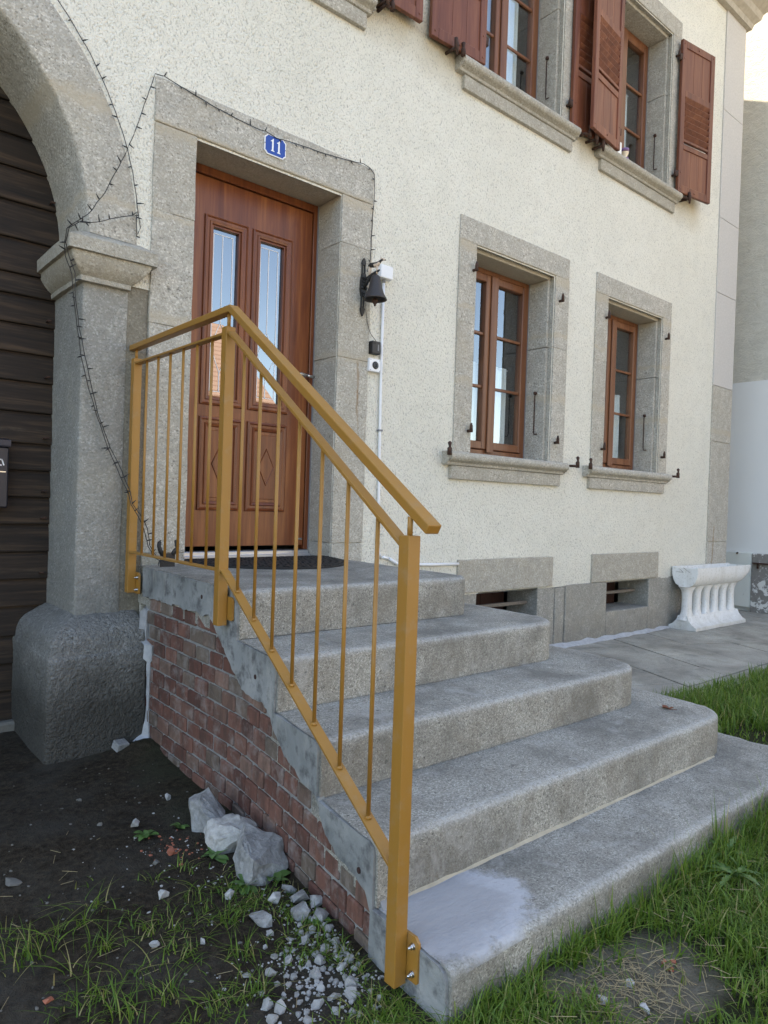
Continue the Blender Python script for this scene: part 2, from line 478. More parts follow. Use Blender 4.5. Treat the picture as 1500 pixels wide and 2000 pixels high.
m_stucco(); m_concrete(); m_cement(); m_brick(); m_soil(); m_paving(); m_rock(); m_grass(); m_rail(); m_rust(); m_neigh(); m_trough(); m_tiles()
m_granite('granite', (0.09, 0.084, 0.07), (0.45, 0.425, 0.37), (0.74, 0.71, 0.645), bump=0.75, extra=([(3.02, 0.035, 0.75), (2.58, 0.016, 0.6), (2.06, 0.025, 0.6)], [(2.712, 1.55, 2.04, 0.010, -0.03), (7.70, 0.45, 1.03, 0.013, 0.06)]))
m_granite('granite_warm', (0.16, 0.145, 0.12), (0.41, 0.385, 0.33), (0.62, 0.59, 0.52), stain=(0.40, 0.34, 0.24))
m_granite('base_stone', (0.13, 0.125, 0.115), (0.31, 0.30, 0.27), (0.50, 0.485, 0.44), sc=130, dirt=(-0.05, 0.45, (0.13, 0.12, 0.10), 0.75))
m_granite('pillar_stone', (0.12, 0.12, 0.11), (0.31, 0.305, 0.28), (0.52, 0.51, 0.48), dirt=(0.35, 1.25, (0.14, 0.135, 0.12), 0.65), bump=0.75)
m_granite('plinth_stone', (0.06, 0.06, 0.055), (0.25, 0.245, 0.23), (0.45, 0.445, 0.42), stain=(0.20, 0.195, 0.175), dirt=(0.30, 0.62, (0.058, 0.054, 0.046), 0.85), sc=120, bump=1.0)  # dirty foot below; the shoulder's highlight is put into the colour as paler stone
m_granite('dark_joint_stone', (0.10, 0.09, 0.07), (0.22, 0.20, 0.16), (0.36, 0.33, 0.27))
m_wood('door_wood', (0.085, 0.023, 0.011), (0.180, 0.053, 0.020), (0.31, 0.112, 0.036), 0.30)
m_wood('frame_wood', (0.115, 0.042, 0.020), (0.19, 0.075, 0.034), (0.27, 0.12, 0.055), 0.38)
m_wood('shutter_wood', (0.085, 0.025, 0.014), (0.165, 0.052, 0.026), (0.25, 0.095, 0.044), 0.5)
m_wood('shutter_worn', (0.085, 0.025, 0.017), (0.18, 0.058, 0.030), (0.29, 0.11, 0.055), 0.55, wear=((0.40, 0.27, 0.18), 0.62, 0.72))
m_wood('gate_wood', (0.008, 0.006, 0.005), (0.027, 0.017, 0.011), (0.085, 0.052, 0.030), 0.75, 1.6, axis='X', wear=((0.11, 0.085, 0.06), 0.60, 0.80))
m_glass('window_glass', 0.14, (0.90, 0.93, 0.93))
m_glass('door_glass', 0.20, (0.35, 0.42, 0.52))
simple('black_iron', (0.016, 0.015, 0.015), 0.6, 0.0, 0.4, 60, 0.4)
simple('bell_bronze', (0.035, 0.030, 0.030), 0.6, 0.0, 0.3, 50, 0.3)
simple('black_plastic', (0.012, 0.012, 0.013), 0.45)
simple('black_rubber', (0.010, 0.010, 0.011), 0.7, 0, 0.3, 90, 0.3)
simple('white_plastic', (0.74, 0.75, 0.77), 0.4, 0, 0.04)
simple('lead_line', (0.78, 0.80, 0.82), 0.4, 0, 0.04)
simple('steel', (0.62, 0.62, 0.63), 0.25, 1.0, 0.05)
simple('aluminium', (0.62, 0.63, 0.66), 0.35, 0.8, 0.05)
simple('grey_seal', (0.20, 0.205, 0.22), 0.6)
simple('enamel_blue', (0.012, 0.055, 0.30), 0.22, 0, 0.08)
simple('enamel_white', (0.78, 0.79, 0.80), 0.25, 0, 0.04)
simple('mailbox_paint', (0.020, 0.021, 0.032), 0.4, 0, 0.2)
simple('dark_room', (0.075, 0.072, 0.066), 0.9)
simple('curtain_cloth', (0.80, 0.83, 0.83), 0.85, 0, 0.08, 8)
simple('mortar', (0.27, 0.27, 0.265), 0.95, 0, 0.45, 25, 0.7, 0.2)
simple('pale_mortar', (0.40, 0.405, 0.415), 0.95, 0, 0.35, 30, 0.9, 0.2)
simple('beige_mortar', (0.45, 0.385, 0.285), 0.95, 0, 0.25, 30, 0.6, 0.2)
simple('old_bar', (0.17, 0.145, 0.12), 0.9, 0, 0.4, 60, 0.6)
simple('basement_board', (0.040, 0.016, 0.012), 0.8, 0, 0.4, 20)
simple('cornice_stone', (0.40, 0.355, 0.29), 0.9, 0, 0.3, 20, 0.5)
simple('quoin_stone', (0.50, 0.475, 0.445), 0.9, 0, 0.2, 60, 0.35)
simple('terracotta', (0.36, 0.12, 0.07), 0.85, 0, 0.3, 40, 0.4)
simple('dead_leaf', (0.17, 0.055, 0.025), 0.7, 0, 0.3, 60)
simple('straw', (0.34, 0.27, 0.15), 0.7, 0, 0.3, 60)
simple('cream_house', (0.68, 0.60, 0.46), 0.9, 0, 0.06, 4)
simple('ornament_cream', (0.74, 0.62, 0.45), 0.5, 0, 0.1)
simple('ornament_mauve', (0.22, 0.13, 0.30), 0.5, 0, 0.2)
simple('moss', (0.030, 0.045, 0.012), 0.95, 0, 0.5, 60, 0.6, 0.1)
simple('pebble', (0.15, 0.143, 0.125), 0.9, 0, 0.4, 50, 0.4)
simple('cow_white', (0.62, 0.50, 0.40), 0.6, 0, 0.15)
simple('road', (0.20, 0.195, 0.18), 0.95, 0, 0.2, 10)
simple('rust_stain', (0.26, 0.13, 0.05), 0.95, 0, 0.4, 60)

# ---------------------------------------------------------------- object helpers
WORLD = {}
def put(o, parent=None, loc=None, kind=None, label=None, category=None, group=None):
    COL.objects.link(o)
    if loc is not None: o.location = loc
    if parent is not None:
        o.parent = parent
        o.matrix_parent_inverse = Matrix.Translation(-Vector(WORLD[parent.name]))
    WORLD[o.name] = Vector(o.location)
    if kind: o['kind'] = kind
    if label: o['label'] = label
    if category: o['category'] = category
    if group: o['group'] = group
    return o

def thing(name, loc, label, category, group=None):
    o = bpy.data.objects.new(name, None)
    o.empty_display_size = 0.1
    return put(o, None, loc, None, label, category, group)

def mesh_of(bm, name, mat, smooth=False, angle=None):
    me = bpy.data.meshes.new(name)
    bmesh.ops.recalc_face_normals(bm, faces=bm.faces)
    bm.to_mesh(me)
    bm.free()
    mats = mat if isinstance(mat, (list, tuple)) else [mat]
    for m in mats: me.materials.append(M[m] if isinstance(m, str) else m)
    if smooth:
        me.polygons.foreach_set('use_smooth', [True] * len(me.polygons))
        if angle: me.set_sharp_from_angle(angle=R(angle))
    return me

def obj(name, bm, mat, parent=None, loc=None, smooth=False, angle=None, **kw):
    return put(bpy.data.objects.new(name, mesh_of(bm, name, mat, smooth, angle)), parent, loc, **kw)

def inst(name, me, parent=None, loc=None, rot=None, scale=None, **kw):
    o = bpy.data.objects.new(name, me)
    put(o, parent, loc, **kw)
    if rot: o.rotation_euler = rot
    if scale: o.scale = scale
    return o

def B(): return bmesh.new()

def box(bm, x0, x1, y0, y1, z0, z1, bev=0.0, seg=1, mi=0):
    t = bmesh.new()
    bmesh.ops.create_cube(t, size=1)
    for v in t.verts:
        v.co = Vector((x0 if v.co.x < 0 else x1, y0 if v.co.y < 0 else y1, z0 if v.co.z < 0 else z1))
    if bev: bmesh.ops.bevel(t, geom=t.edges[:], offset=bev, segments=seg, profile=0.5, affect='EDGES')
    merge(bm, t, mi)

def merge(bm, t, mi=0):
    vm = {}
    for v in t.verts: vm[v] = bm.verts.new(v.co)
    for f in t.faces:
        try:
            nf = bm.faces.new([vm[v] for v in f.verts]); nf.material_index = mi; nf.smooth = f.smooth
        except ValueError: pass
    t.free()

def stone(bm, x0, x1, y0, y1, z0, z1, bev=0.007, amp=0.003, cell=0.10, seed=0.0):
    """a hewn block: bevelled, cut into cells and slightly uneven"""
    t = bmesh.new()
    bmesh.ops.create_cube(t, size=1)
    for v in t.verts:
        v.co = Vector((x0 if v.co.x < 0 else x1, y0 if v.co.y < 0 else y1, z0 if v.co.z < 0 else z1))
    bmesh.ops.bevel(t, geom=t.edges[:], offset=bev, segments=2, profile=0.5, affect='EDGES')
    for ax, a, b in ((0, x0, x1), (1, y0, y1), (2, z0, z1)):
        n = int((b - a) / cell)
        for i in range(1, n):
            p = a + (b - a) * i / n
            co = [0, 0, 0]; co[ax] = p; no = [0, 0, 0]; no[ax] = 1
            bmesh.ops.bisect_plane(t, geom=t.verts[:] + t.edges[:] + t.faces[:], plane_co=co, plane_no=no)
    if amp:
        for v in t.verts:
            d = noise.noise_vector(v.co * 9.0 + Vector((seed, seed * 2, 0)))
            v.co += d * amp
    merge(bm, t)

def prism(bm, pts, axis, a, b, mi=0):
    """extrude a polygon of 2-D points along an axis"""
    def P(p, w):
        if axis == 'x': return (w, p[0], p[1])
        if axis == 'y': return (p[0], w, p[1])
        return (p[0], p[1], w)
    lo = [bm.verts.new(P(p, a)) for p in pts]
    hi = [bm.verts.new(P(p, b)) for p in pts]
    n = len(pts)
    for f in (lo, hi):
        nf = bm.faces.new(f); nf.material_index = mi
    for i in range(n):
        nf = bm.faces.new((lo[i], lo[(i + 1) % n], hi[(i + 1) % n], hi[i])); nf.material_index = mi

def tube(bm, pts, r, seg=8, cap=True, mi=0):
    pts = [Vector(p) for p in pts]
    rings = []
    up = Vector((0, 0, 1))
    for i, p in enumerate(pts):
        a = pts[max(i - 1, 0)]; b = pts[min(i + 1, len(pts) - 1)]
        d = (b - a)
        if d.length < 1e-9: d = Vector((0, 0, 1))
        d.normalize()
        ref = up if abs(d.dot(up)) < 0.95 else Vector((1, 0, 0))
        u = d.cross(ref).normalized(); w = d.cross(u).normalized()
        rr = r[i] if isinstance(r, (list, tuple)) else r
        rings.append([bm.verts.new(p + (u * math.cos(2 * math.pi * k / seg) + w * math.sin(2 * math.pi * k / seg)) * rr) for k in range(seg)])
    for i in range(len(rings) - 1):
        for k in range(seg):
            f = bm.faces.new((rings[i][k], rings[i][(k + 1) % seg], rings[i + 1][(k + 1) % seg], rings[i + 1][k])); f.material_index = mi; f.smooth = True
    if cap:
        for q in (rings[0], rings[-1]):
            f = bm.faces.new(q); f.material_index = mi

def lathe(bm, prof, c, seg=20, axis='z', mi=0):
    rings = []
    for r, z in prof:
        ring = []
        for k in range(seg):
            a = 2 * math.pi * k / seg
            if axis == 'z': p = (c[0] + r * math.cos(a), c[1] + r * math.sin(a), c[2] + z)
            else: p = (c[0] + r * math.cos(a), c[1] + z, c[2] + r * math.sin(a))
            ring.append(bm.verts.new(p))
        rings.append(ring)
    for i in range(len(rings) - 1):
        for k in range(seg):
            f = bm.faces.new((rings[i][k], rings[i][(k + 1) % seg], rings[i + 1][(k + 1) % seg], rings[i + 1][k])); f.material_index = mi; f.smooth = True
    for q in (rings[0], rings[-1]):
        if len(q) > 2:
            f = bm.faces.new(q); f.material_index = mi

def bar(bm, a, b, w, h, bev=0.0, mi=0):
    """rectangular bar from a to b; w = horizontal width across, h = height across"""
    a = Vector(a); b = Vector(b); d = (b - a).normalized()
    ref = Vector((0, 0, 1)) if abs(d.z) < 0.99 else Vector((0, 1, 0))
    u = d.cross(ref).normalized(); v = u.cross(d).normalized()
    t = bmesh.new()
    q = []
    for p in (a, b):
        for su, sv in ((-1, -1), (1, -1), (1, 1), (-1, 1)):
            q.append(t.verts.new(p + u * su * w / 2 + v * sv * h / 2))
    for f in ((0, 1, 2, 3), (4, 5, 6, 7), (0, 1, 5, 4), (1, 2, 6, 5), (2, 3, 7, 6), (3, 0, 4, 7)): t.faces.new([q[i] for i in f])
    if bev:
        bmesh.ops.recalc_face_normals(t, faces=t.faces)
        bmesh.ops.bevel(t, geom=t.edges[:], offset=bev, segments=2, profile=0.5, affect='EDGES')
    merge(bm, t, mi)

def rings_loft(bm, rings, close=True, cap0=True, cap1=True, smooth=False):
    vs = [[bm.verts.new(p) for p in r] for r in rings]
    n = len(vs[0])
    for i in range(len(vs) - 1):
        for k in range(n if close else n - 1):
            f = bm.faces.new((vs[i][k], vs[i][(k + 1) % n], vs[i + 1][(k + 1) % n], vs[i + 1][k])); f.smooth = smooth
    if cap0: bm.faces.new(vs[0])
    if cap1: bm.faces.new(vs[-1])
    return vs

# ================================================================ GROUND
def gz(x, y):
    """height of the bare ground"""
    z = -0.055
    if x > 2.4: z = -0.055 + 0.03 * min(1.0, (x - 2.4) / 1.5)
    if y > -1.34 and x > 2.4: z = -0.055
    k = 1.0 if (-2 < x < 7 and -4.2 < y < 1) else 0.0
    n = noise.noise(Vector((x * 1.7, y * 1.7, 0))) * 0.018 + noise.noise(Vector((x * 7, y * 7, 3))) * 0.006 + noise.noise(Vector((x * 23, y * 23, 9))) * 0.004
    # rubble bank at the foot of the plinth and the brick wall
    z += 0.05 * math.exp(-((x - 1.32) ** 2 / 0.012 + (y + 0.27) ** 2 / 0.012))
    return z + n * k

xs = np.concatenate([[-60, -25, -10, -5, -2.5], np.arange(-1.2, 0.2, 0.1), np.arange(0.2, 2.6, 0.035), np.arange(2.6, 6.2, 0.09), [7, 8.5, 10, 14, 25, 60]])
ys = np.concatenate([[-60, -30, -16, -9, -6, -4.6], np.arange(-3.9, -3.1, 0.1), np.arange(-3.1, 0.0, 0.035), np.arange(0.0, 1.0, 0.1), [1.5, 4, 10, 25, 60]])
verts = [(float(x), float(y), gz(float(x), float(y)) if abs(x) < 20 and abs(y) < 20 else -0.07) for y in ys for x in xs]
nx = len(xs)
faces = [(j * nx + i, j * nx + i + 1, (j + 1) * nx + i + 1, (j + 1) * nx + i) for j in range(len(ys) - 1) for i in range(nx - 1)]
me = bpy.data.meshes.new('ground')
me.from_pydata(verts, [], faces)
me.materials.append(M['soil'])
me.polygons.foreach_set('use_smooth', [True] * len(me.polygons))
put(bpy.data.objects.new('ground', me), kind='structure')
bm = B()
box(bm, -60, 60, -14.0, -5.2, -0.2, 0.0, 0.03)
obj('road', bm, 'road', kind='structure')  # unseen road surface, added to bounce sunlight onto the house front

# paved strip along the wall, slabs laid askew
path = put(bpy.data.objects.new('path', None), None, (4.5, -0.6, 0), 'structure')
def clip_poly(poly, a, b, c):
    """keep the part of a polygon where a*x+b*y<=c"""
    out = []
    for i in range(len(poly)):
        p, q = poly[i], poly[(i + 1) % len(poly)]
        dp, dq = a * p[0] + b * p[1] - c, a * q[0] + b * q[1] - c
        if dp <= 0: out.append(p)
        if (dp <= 0) != (dq <= 0):
            t = dp / (dp - dq)
            out.append((p[0] + t * (q[0] - p[0]), p[1] + t * (q[1] - p[1])))
    return out
dirv = Vector((0.40, 0.917)).normalized()
per = Vector((dirv.y, -dirv.x))
kr = 0
for i in range(-6, 22):
    for j in range(-6, 8):
        o2 = Vector((2.9, -1.29)) + per * (i * 0.52) + dirv * (j * 0.78 + (0.39 if i % 2 else 0))
        g_ = 0.004
        P0 = [o2 + per * g_ + dirv * g_, o2 + per * (0.52 - g_) + dirv * g_, o2 + per * (0.52 - g_) + dirv * (0.78 - g_), o2 + per * g_ + dirv * (0.78 - g_)]
        poly = [(p.x, p.y) for p in P0]
        for a, b, c in ((-1, 0, -2.45), (1, 0, 8.93), (0, 1, -0.012 if o2.x < 7.6 else 2.0), (0, -1, 1.285)):
            if poly: poly = clip_poly(poly, a, b, c)
        if len(poly) < 3: continue
        ar = abs(sum(poly[k][0] * poly[(k + 1) % len(poly)][1] - poly[(k + 1) % len(poly)][0] * poly[k][1] for k in range(len(poly)))) / 2
        if ar < 0.012: continue
        bm = B()
        dz = random.uniform(-0.003, 0.003)
        prism(bm, poly, 'z', -0.09, dz)
        obj('paving_slab', bm, 'paving', path)
# border slabs along the lawn
bx = 2.5
while bx < 8.9:
    L = random.uniform(0.85, 1.05)
    bm = B()
    box(bm, bx + 0.003, min(bx + L, 8.93) - 0.003, -1.44, -1.292, -0.1, random.uniform(-0.006, 0.0), 0.006)
    obj('border_slab', bm, 'paving', path)
    bx += L

# ================================================================ HOUSE
house = thing('house', (2.5, 0, 0), 'old cream roughcast house with granite door and window surrounds and red-brown shutters', 'house')
WOUT = dict(G1=(3.594, 4.907, 3.773, 4.722), G2=(5.306, 6.615, 5.495, 6.452))
DZ = 2.745
WIN = [('ground', *WOUT['G1'], 0.0), ('ground', *WOUT['G2'], 0.0), ('upper', *WOUT['G1'], DZ), ('upper', *WOUT['G2'], DZ),
       ('upper', *[v - 2.17 for v in WOUT['G1']], DZ)]
ZT, ZR, ZS, ZB = 3.227, 3.054, 1.542, 1.347
holes = [(w[3] + 0.01, w[4] - 0.01, ZS + w[5], ZR - 0.01 + w[5]) for w in WIN]
holes += [(1.60, 2.55, 0.0, 3.03), (3.92, 4.64, 0.05, 0.515), (5.645, 6.365, 0.25, 0.515)]
ARC = (-0.065, 2.40); RO, RI = 1.372, 1.130
AX0, AX1, AZ1 = -1.50, 1.376, 3.95
holes.append((AX0, AX1, -0.2, AZ1))
# the rendered front
bm = B()
XS = sorted({-4.2, 8.02, *[h[0] for h in holes], *[h[1] for h in holes]})
ZZ = sorted({0.508, 6.62, *[h[2] for h in holes if h[2] > 0.508], *[h[3] for h in holes if h[3] > 0.508]})
XS2 = []
for a, b in zip(XS[:-1], XS[1:]):
    n = max(1, int((b - a) / 0.5)); XS2 += [a + (b - a) * i / n for i in range(n)]
XS2.append(XS[-1])
for x0, x1 in zip(XS2[:-1], XS2[1:]):
    for z0, z1 in zip(ZZ[:-1], ZZ[1:]):
        cx, cz = (x0 + x1) / 2, (z0 + z1) / 2
        if any(h[0] < cx < h[1] and h[2] < cz < h[3] for h in holes): continue
        bm.faces.new([bm.verts.new(p) for p in ((x0, 0, z0), (x1, 0, z0), (x1, 0, z1), (x0, 0, z1))])
# spandrels round the arch
def arc_pt(r, a): return Vector((ARC[0] + r * math.cos(a), 0, ARC[1] + r * math.sin(a)))
NA = 48
def rect_pt(a):
    c, s = math.cos(a), math.sin(a)
    t = 1e9
    if c > 1e-6: t = min(t, (AX1 - ARC[0]) / c)
    if c < -1e-6: t = min(t, (AX0 - ARC[0]) / c)
    if s > 1e-6: t = min(t, (AZ1 - ARC[1]) / s)
    return Vector((ARC[0] + t * c, 0, ARC[1] + t * s))
angs = sorted([math.pi * i / NA for i in range(NA + 1)] + [math.atan2(AZ1 - ARC[1], AX1 - ARC[0]), math.atan2(AZ1 - ARC[1], AX0 - ARC[0])])
for a0, a1 in zip(angs[:-1], angs[1:]):
    bm.faces.new([bm.verts.new(p) for p in (arc_pt(RO - 0.02, a0), rect_pt(a0), rect_pt(a1), arc_pt(RO - 0.02, a1))])
for x0, x1 in ((AX0, -1.40), (1.27, AX1)):
    bm.faces.new([bm.verts.new(p) for p in ((x0, 0, 2.19), (x1, 0, 2.19), (x1, 0, ARC[1]), (x0, 0, ARC[1]))])
# bottom lip of the render
for x0, x1 in ((2.79, 7.556), (-4.2, AX0)):
    bm.faces.new([bm.verts.new(p) for p in ((x0, 0, 0.508), (x1, 0, 0.508), (x1, 0.02, 0.508), (x0, 0.02, 0.508))])
bmesh.ops.remove_doubles(bm, verts=bm.verts, dist=0.0005)
obj('wall', bm, 'stucco', house)

# rest of the body: gable ends, back, ceiling, roof
bm = B()
gp = [(0.02, -0.1), (9.0, -0.1), (9.0, 6.9), (4.6, 9.1), (0.02, 6.85)]
prism(bm, gp, 'x', 7.74, 8.012)
prism(bm, gp, 'x', -4.2, -3.95)
box(bm, -3.95, 7.74, 8.75, 9.0, -0.1, 6.9)
obj('gable_wall', bm, 'stucco', house)
bm = B()
box(bm, -3.94, 7.73, 0.32, 8.7, 3.62, 3.80)
box(bm, -3.94, 7.73, 4.0, 4.15, -0.05, 3.6)
box(bm, -3.94, 7.73, 4.0, 4.15, 3.82, 6.9)
box(bm, -3.94, 7.73, 0.32, 8.7, 6.6, 6.7)
box(bm, 2.62, 2.74, 0.32, 4.0, 0.0, 3.6)
box(bm, 5.04, 5.12, 0.32, 4.0, 0.0, 3.6)
box(bm, 5.04, 5.12, 0.32, 4.0, 3.82, 6.6)
obj('inner_wall', bm, 'dark_room', house)
bm = B()
prism(bm, [(-0.50, 6.93), (-0.50, 7.03), (4.6, 9.58), (9.5, 7.13), (9.5, 7.03), (4.6, 9.46)], 'x', -4.5, 8.24)
obj('roof', bm, 'tiles', house)
bm = B()
prof = [(0.0, 6.55), (-0.06, 6.55), (-0.075, 6.60), (-0.13, 6.64), (-0.15, 6.70), (-0.24, 6.76), (-0.30, 6.82), (-0.30, 6.90), (-0.46, 6.94), (0.0, 6.94)]
prism(bm, prof, 'x', -4.4, 8.02)
rings = []
for s in (0.0, 0.35):
    rings.append([(8.02 + max(0.0, -p[0]) * 0.75 if True else 0, p[0] * (1 if s == 0 else 0) + (0.6 if s else 0), p[1]) for p in prof])
rings_loft(bm, [[(8.02, p[0], p[1]) for p in prof], [(8.02 - p[0] * 0.7, p[0], p[1]) for p in prof], [(8.02 - p[0] * 0.7, 0.55, p[1]) for p in prof]])
obj('cornice', bm, 'cornice_stone', house)

# corner quoins
zq = [0.0, 0.86, 1.95, 2.55, 3.55, 4.35, 5.5, 6.56]
for a, b in zip(zq[:-1], zq[1:]):
    bm = B()
    stone(bm, 7.556, 8.024, -0.014, 0.30, a + 0.002, b - 0.002, 0.005, 0.0015, 0.25, a)
    obj('quoin_block', bm, 'granite' if b < 2.6 else 'quoin_stone', house)
bm = B()
prism(bm, [(7.66, 0.83), (7.685, 0.84), (7.69, 0.93), (7.675, 1.0), (7.655, 0.93)], 'y', -0.0165, -0.0160)

def wear_patch(name, pts, y, mat):
    b_ = B(); prism(b_, pts, 'y', y, y + 0.0012)
    obj(name, b_, mat, house)
bm.free()

# window surrounds, sills and joinery
def louvre_mesh():
    b_ = B()
    box(b_, 0.062, 0.448, -0.004, 0.004, -0.034, 0.034, 0.002)
    bmesh.ops.rotate(b_, verts=b_.verts, cent=(0, 0, 0), matrix=Matrix.Rotation(R(40), 3, 'X'))
    return b_
def frame_boxes(b_, x0, x1, y0, y1, z0, z1, wl, wr, wb, wt, bev=0.004):
    box(b_, x0, x0 + wl, y0, y1, z0, z1, bev)
    box(b_, x1 - wr, x1, y0, y1, z0, z1, bev)
    box(b_, x0 + wl, x1 - wr, y0, y1 - 0.001, z0, z0 + wb, bev)
    box(b_, x0 + wl, x1 - wr, y0, y1 - 0.001, z1 - wt, z1, bev)

for floor, xo0, xo1, xr0, xr1, dz in WIN:
    gm = 'granite' if floor == 'ground' else 'granite_warm'
    zt, zr, zs, zb = ZT + dz, ZR + dz, ZS + dz, ZB + dz
    rb = 0.030
    bm = B()
    stone(bm, xo0, xo1, -0.012, 0.04, zr, zt, 0.006, 0.0025, 0.16, xo0)
    stone(bm, xo0 + 0.02, xo1 - 0.02, 0.0405, 0.31, zr - rb, zt - 0.02, 0.006, 0.002, 0.2, xo0)
    obj('lintel', bm, gm, house)
    for s in (0, 1):
        bm = B()
        a, b = (xo0, xr0) if s == 0 else (xr1, xo1)
        ai, bi = (xo0 + 0.02, xr0 + rb) if s == 0 else (xr1 - rb, xo1 - 0.02)
        zm = zs + 0.93
        stone(bm, a, b, -0.012, 0.04, zs, zm - 0.0005, 0.003, 0.002, 0.16, a)
        stone(bm, a, b, -0.012, 0.04, zm, zr - 0.0005, 0.003, 0.002, 0.16, a + 3)
        stone(bm, ai, bi, 0.0405, 0.31, zs, zm + 0.001, 0.006, 0.002, 0.2, a)
        stone(bm, ai, bi, 0.0405, 0.31, zm + 0.005, zr - rb - 0.001, 0.006, 0.002, 0.2, a + 3)
        obj('jamb', bm, gm, house)
    bm = B()
    pr = [(0.31, zs), (-0.055, zs - 0.003)]
    for k in range(9):
        t = math.pi / 2 - math.pi * k / 8
        pr.append((-0.062 - 0.032 * math.cos(t), zs - 0.036 + 0.033 * math.sin(t)))
    pr += [(-0.052, zs - 0.076), (-0.045, zs - 0.080), (-0.040, zs - 0.096), (-0.03, zs - 0.1), (0.31, zs - 0.1)]
    prism(bm, pr, 'x', xo0 - 0.10, xo1 - 0.02)
    bmesh.ops.bevel(bm, geom=[e for e in bm.edges if abs(e.verts[0].co.x - e.verts[1].co.x) < 1e-4 and e.verts[0].co.y < 0], offset=0.008, segments=2, affect='EDGES')
    stone(bm, xo0 - 0.03, xo1 - 0.055, -0.030, 0.1, zb, zs - 0.1005, 0.006, 0.003, 0.12, xo0 + 9)
    obj('sill', bm, gm, house, smooth=True, angle=35)
    # joinery
    x0, x1 = xr0 + rb, xr1 - rb
    z0, z1 = zs + 0.002, zr - rb
    win = None
    bm = B()
    frame_boxes(bm, x0, x1, 0.235, 0.30, z0, z1, 0.045, 0.045, 0.062, 0.04)
    win = obj('window', bm, 'frame_wood', house)
    xc = (x0 + x1) / 2 - 0.033
    pz0, pz1 = z0 + 0.128, z1 - 0.103
    for s in (0, 1):
        a, b = (x0 + 0.046, xc) if s == 0 else (xc + 0.002, x1 - 0.046)
        bm = B()
        frame_boxes(bm, a, b, 0.224, 0.285, z0 + 0.066, z1 - 0.044, 0.04 if s == 0 else 0.07, 0.062 if s == 0 else 0.04, 0.062, 0.058, 0.006)
        if s == 1: box(bm, xc - 0.012, xc + 0.066, 0.208, 0.2236, z0 + 0.04, z1 - 0.046, 0.005)
        obj('sash', bm, 'frame_wood', win)
        ga, gb = a + (0.04 if s == 0 else 0.07), b - (0.062 if s == 0 else 0.04)
        bm = B()
        box(bm, ga - 0.01, gb + 0.01, 0.258, 0.262, pz0 - 0.01, pz1 + 0.01)
        obj('pane', bm, 'window_glass', win)
        for k in (1, 2):
            zz = pz0 + (pz1 - pz0) * (0.345 if k == 1 else 0.678)
            bm = B()
            box(bm, ga, gb, 0.240, 0.2575, zz - 0.011, zz + 0.011, 0.003)
            obj('muntin', bm, 'frame_wood', win)
    # grey sealant along the right reveal
    bm = B()
    box(bm, x1 - 0.006, x1 + 0.001, 0.228, 0.2345, z0, z1)
    obj('sealant', bm, 'grey_seal', win)
    # iron hook bar in the right reveal
    bm = B()
    tube(bm, [(xr1 - rb - 0.012, 0.125, zs + 0.555), (xr1 - rb - 0.018, 0.125, zs + 0.54), (xr1 - rb - 0.016, 0.125, zs + 0.25), (xr1 - rb - 0.02, 0.118, zs + 0.225), (xr1 - rb - 0.02, 0.09, zs + 0.225)], 0.005, 6)
    lathe(bm, [(0.0, -0.012), (0.014, -0.01), (0.016, 0.0), (0.012, 0.012), (0.0, 0.014)], (xr1 - rb - 0.012, 0.125, zs + 0.565), 8)
    obj('hook_bar', bm, 'rust', house)
    # pintles for the shutters and stays at the sill ends
    for px_ in (xr0 - 0.035, xr1 + 0.055):
        for pz_ in (zs + 0.17, zr - 0.185):
            bm = B()
            tube(bm, [(px_, -0.012, pz_ - 0.012), (px_, -0.05, pz_ - 0.012)], 0.011, 8)
            tube(bm, [(px_, -0.045, pz_ - 0.022), (px_, -0.045, pz_ + 0.02), (px_, -0.045, pz_ + 0.045)], [0.013, 0.012, 0.006], 8)
            obj('pintle', bm, 'rust', house)
    for sx, sgn in ((xo0 - 0.06, -1), (xo1 + 0.05, 1)):
        bm = B()
        tube(bm, [(sx, 0.0, zs - 0.02), (sx, -0.075, zs - 0.022), (sx + sgn * 0.06, -0.085, zs - 0.022)], 0.011, 7)
        q = sx + sgn * 0.05
        tube(bm, [(q, -0.085, zs - 0.035), (q, -0.085, zs + 0.012), (q, -0.088, zs + 0.022), (q, -0.085, zs + 0.05), (q, -0.085, zs + 0.06)], [0.017, 0.016, 0.008, 0.015, 0.006], 8)
        obj('shutter_stay', bm, 'rust', house)

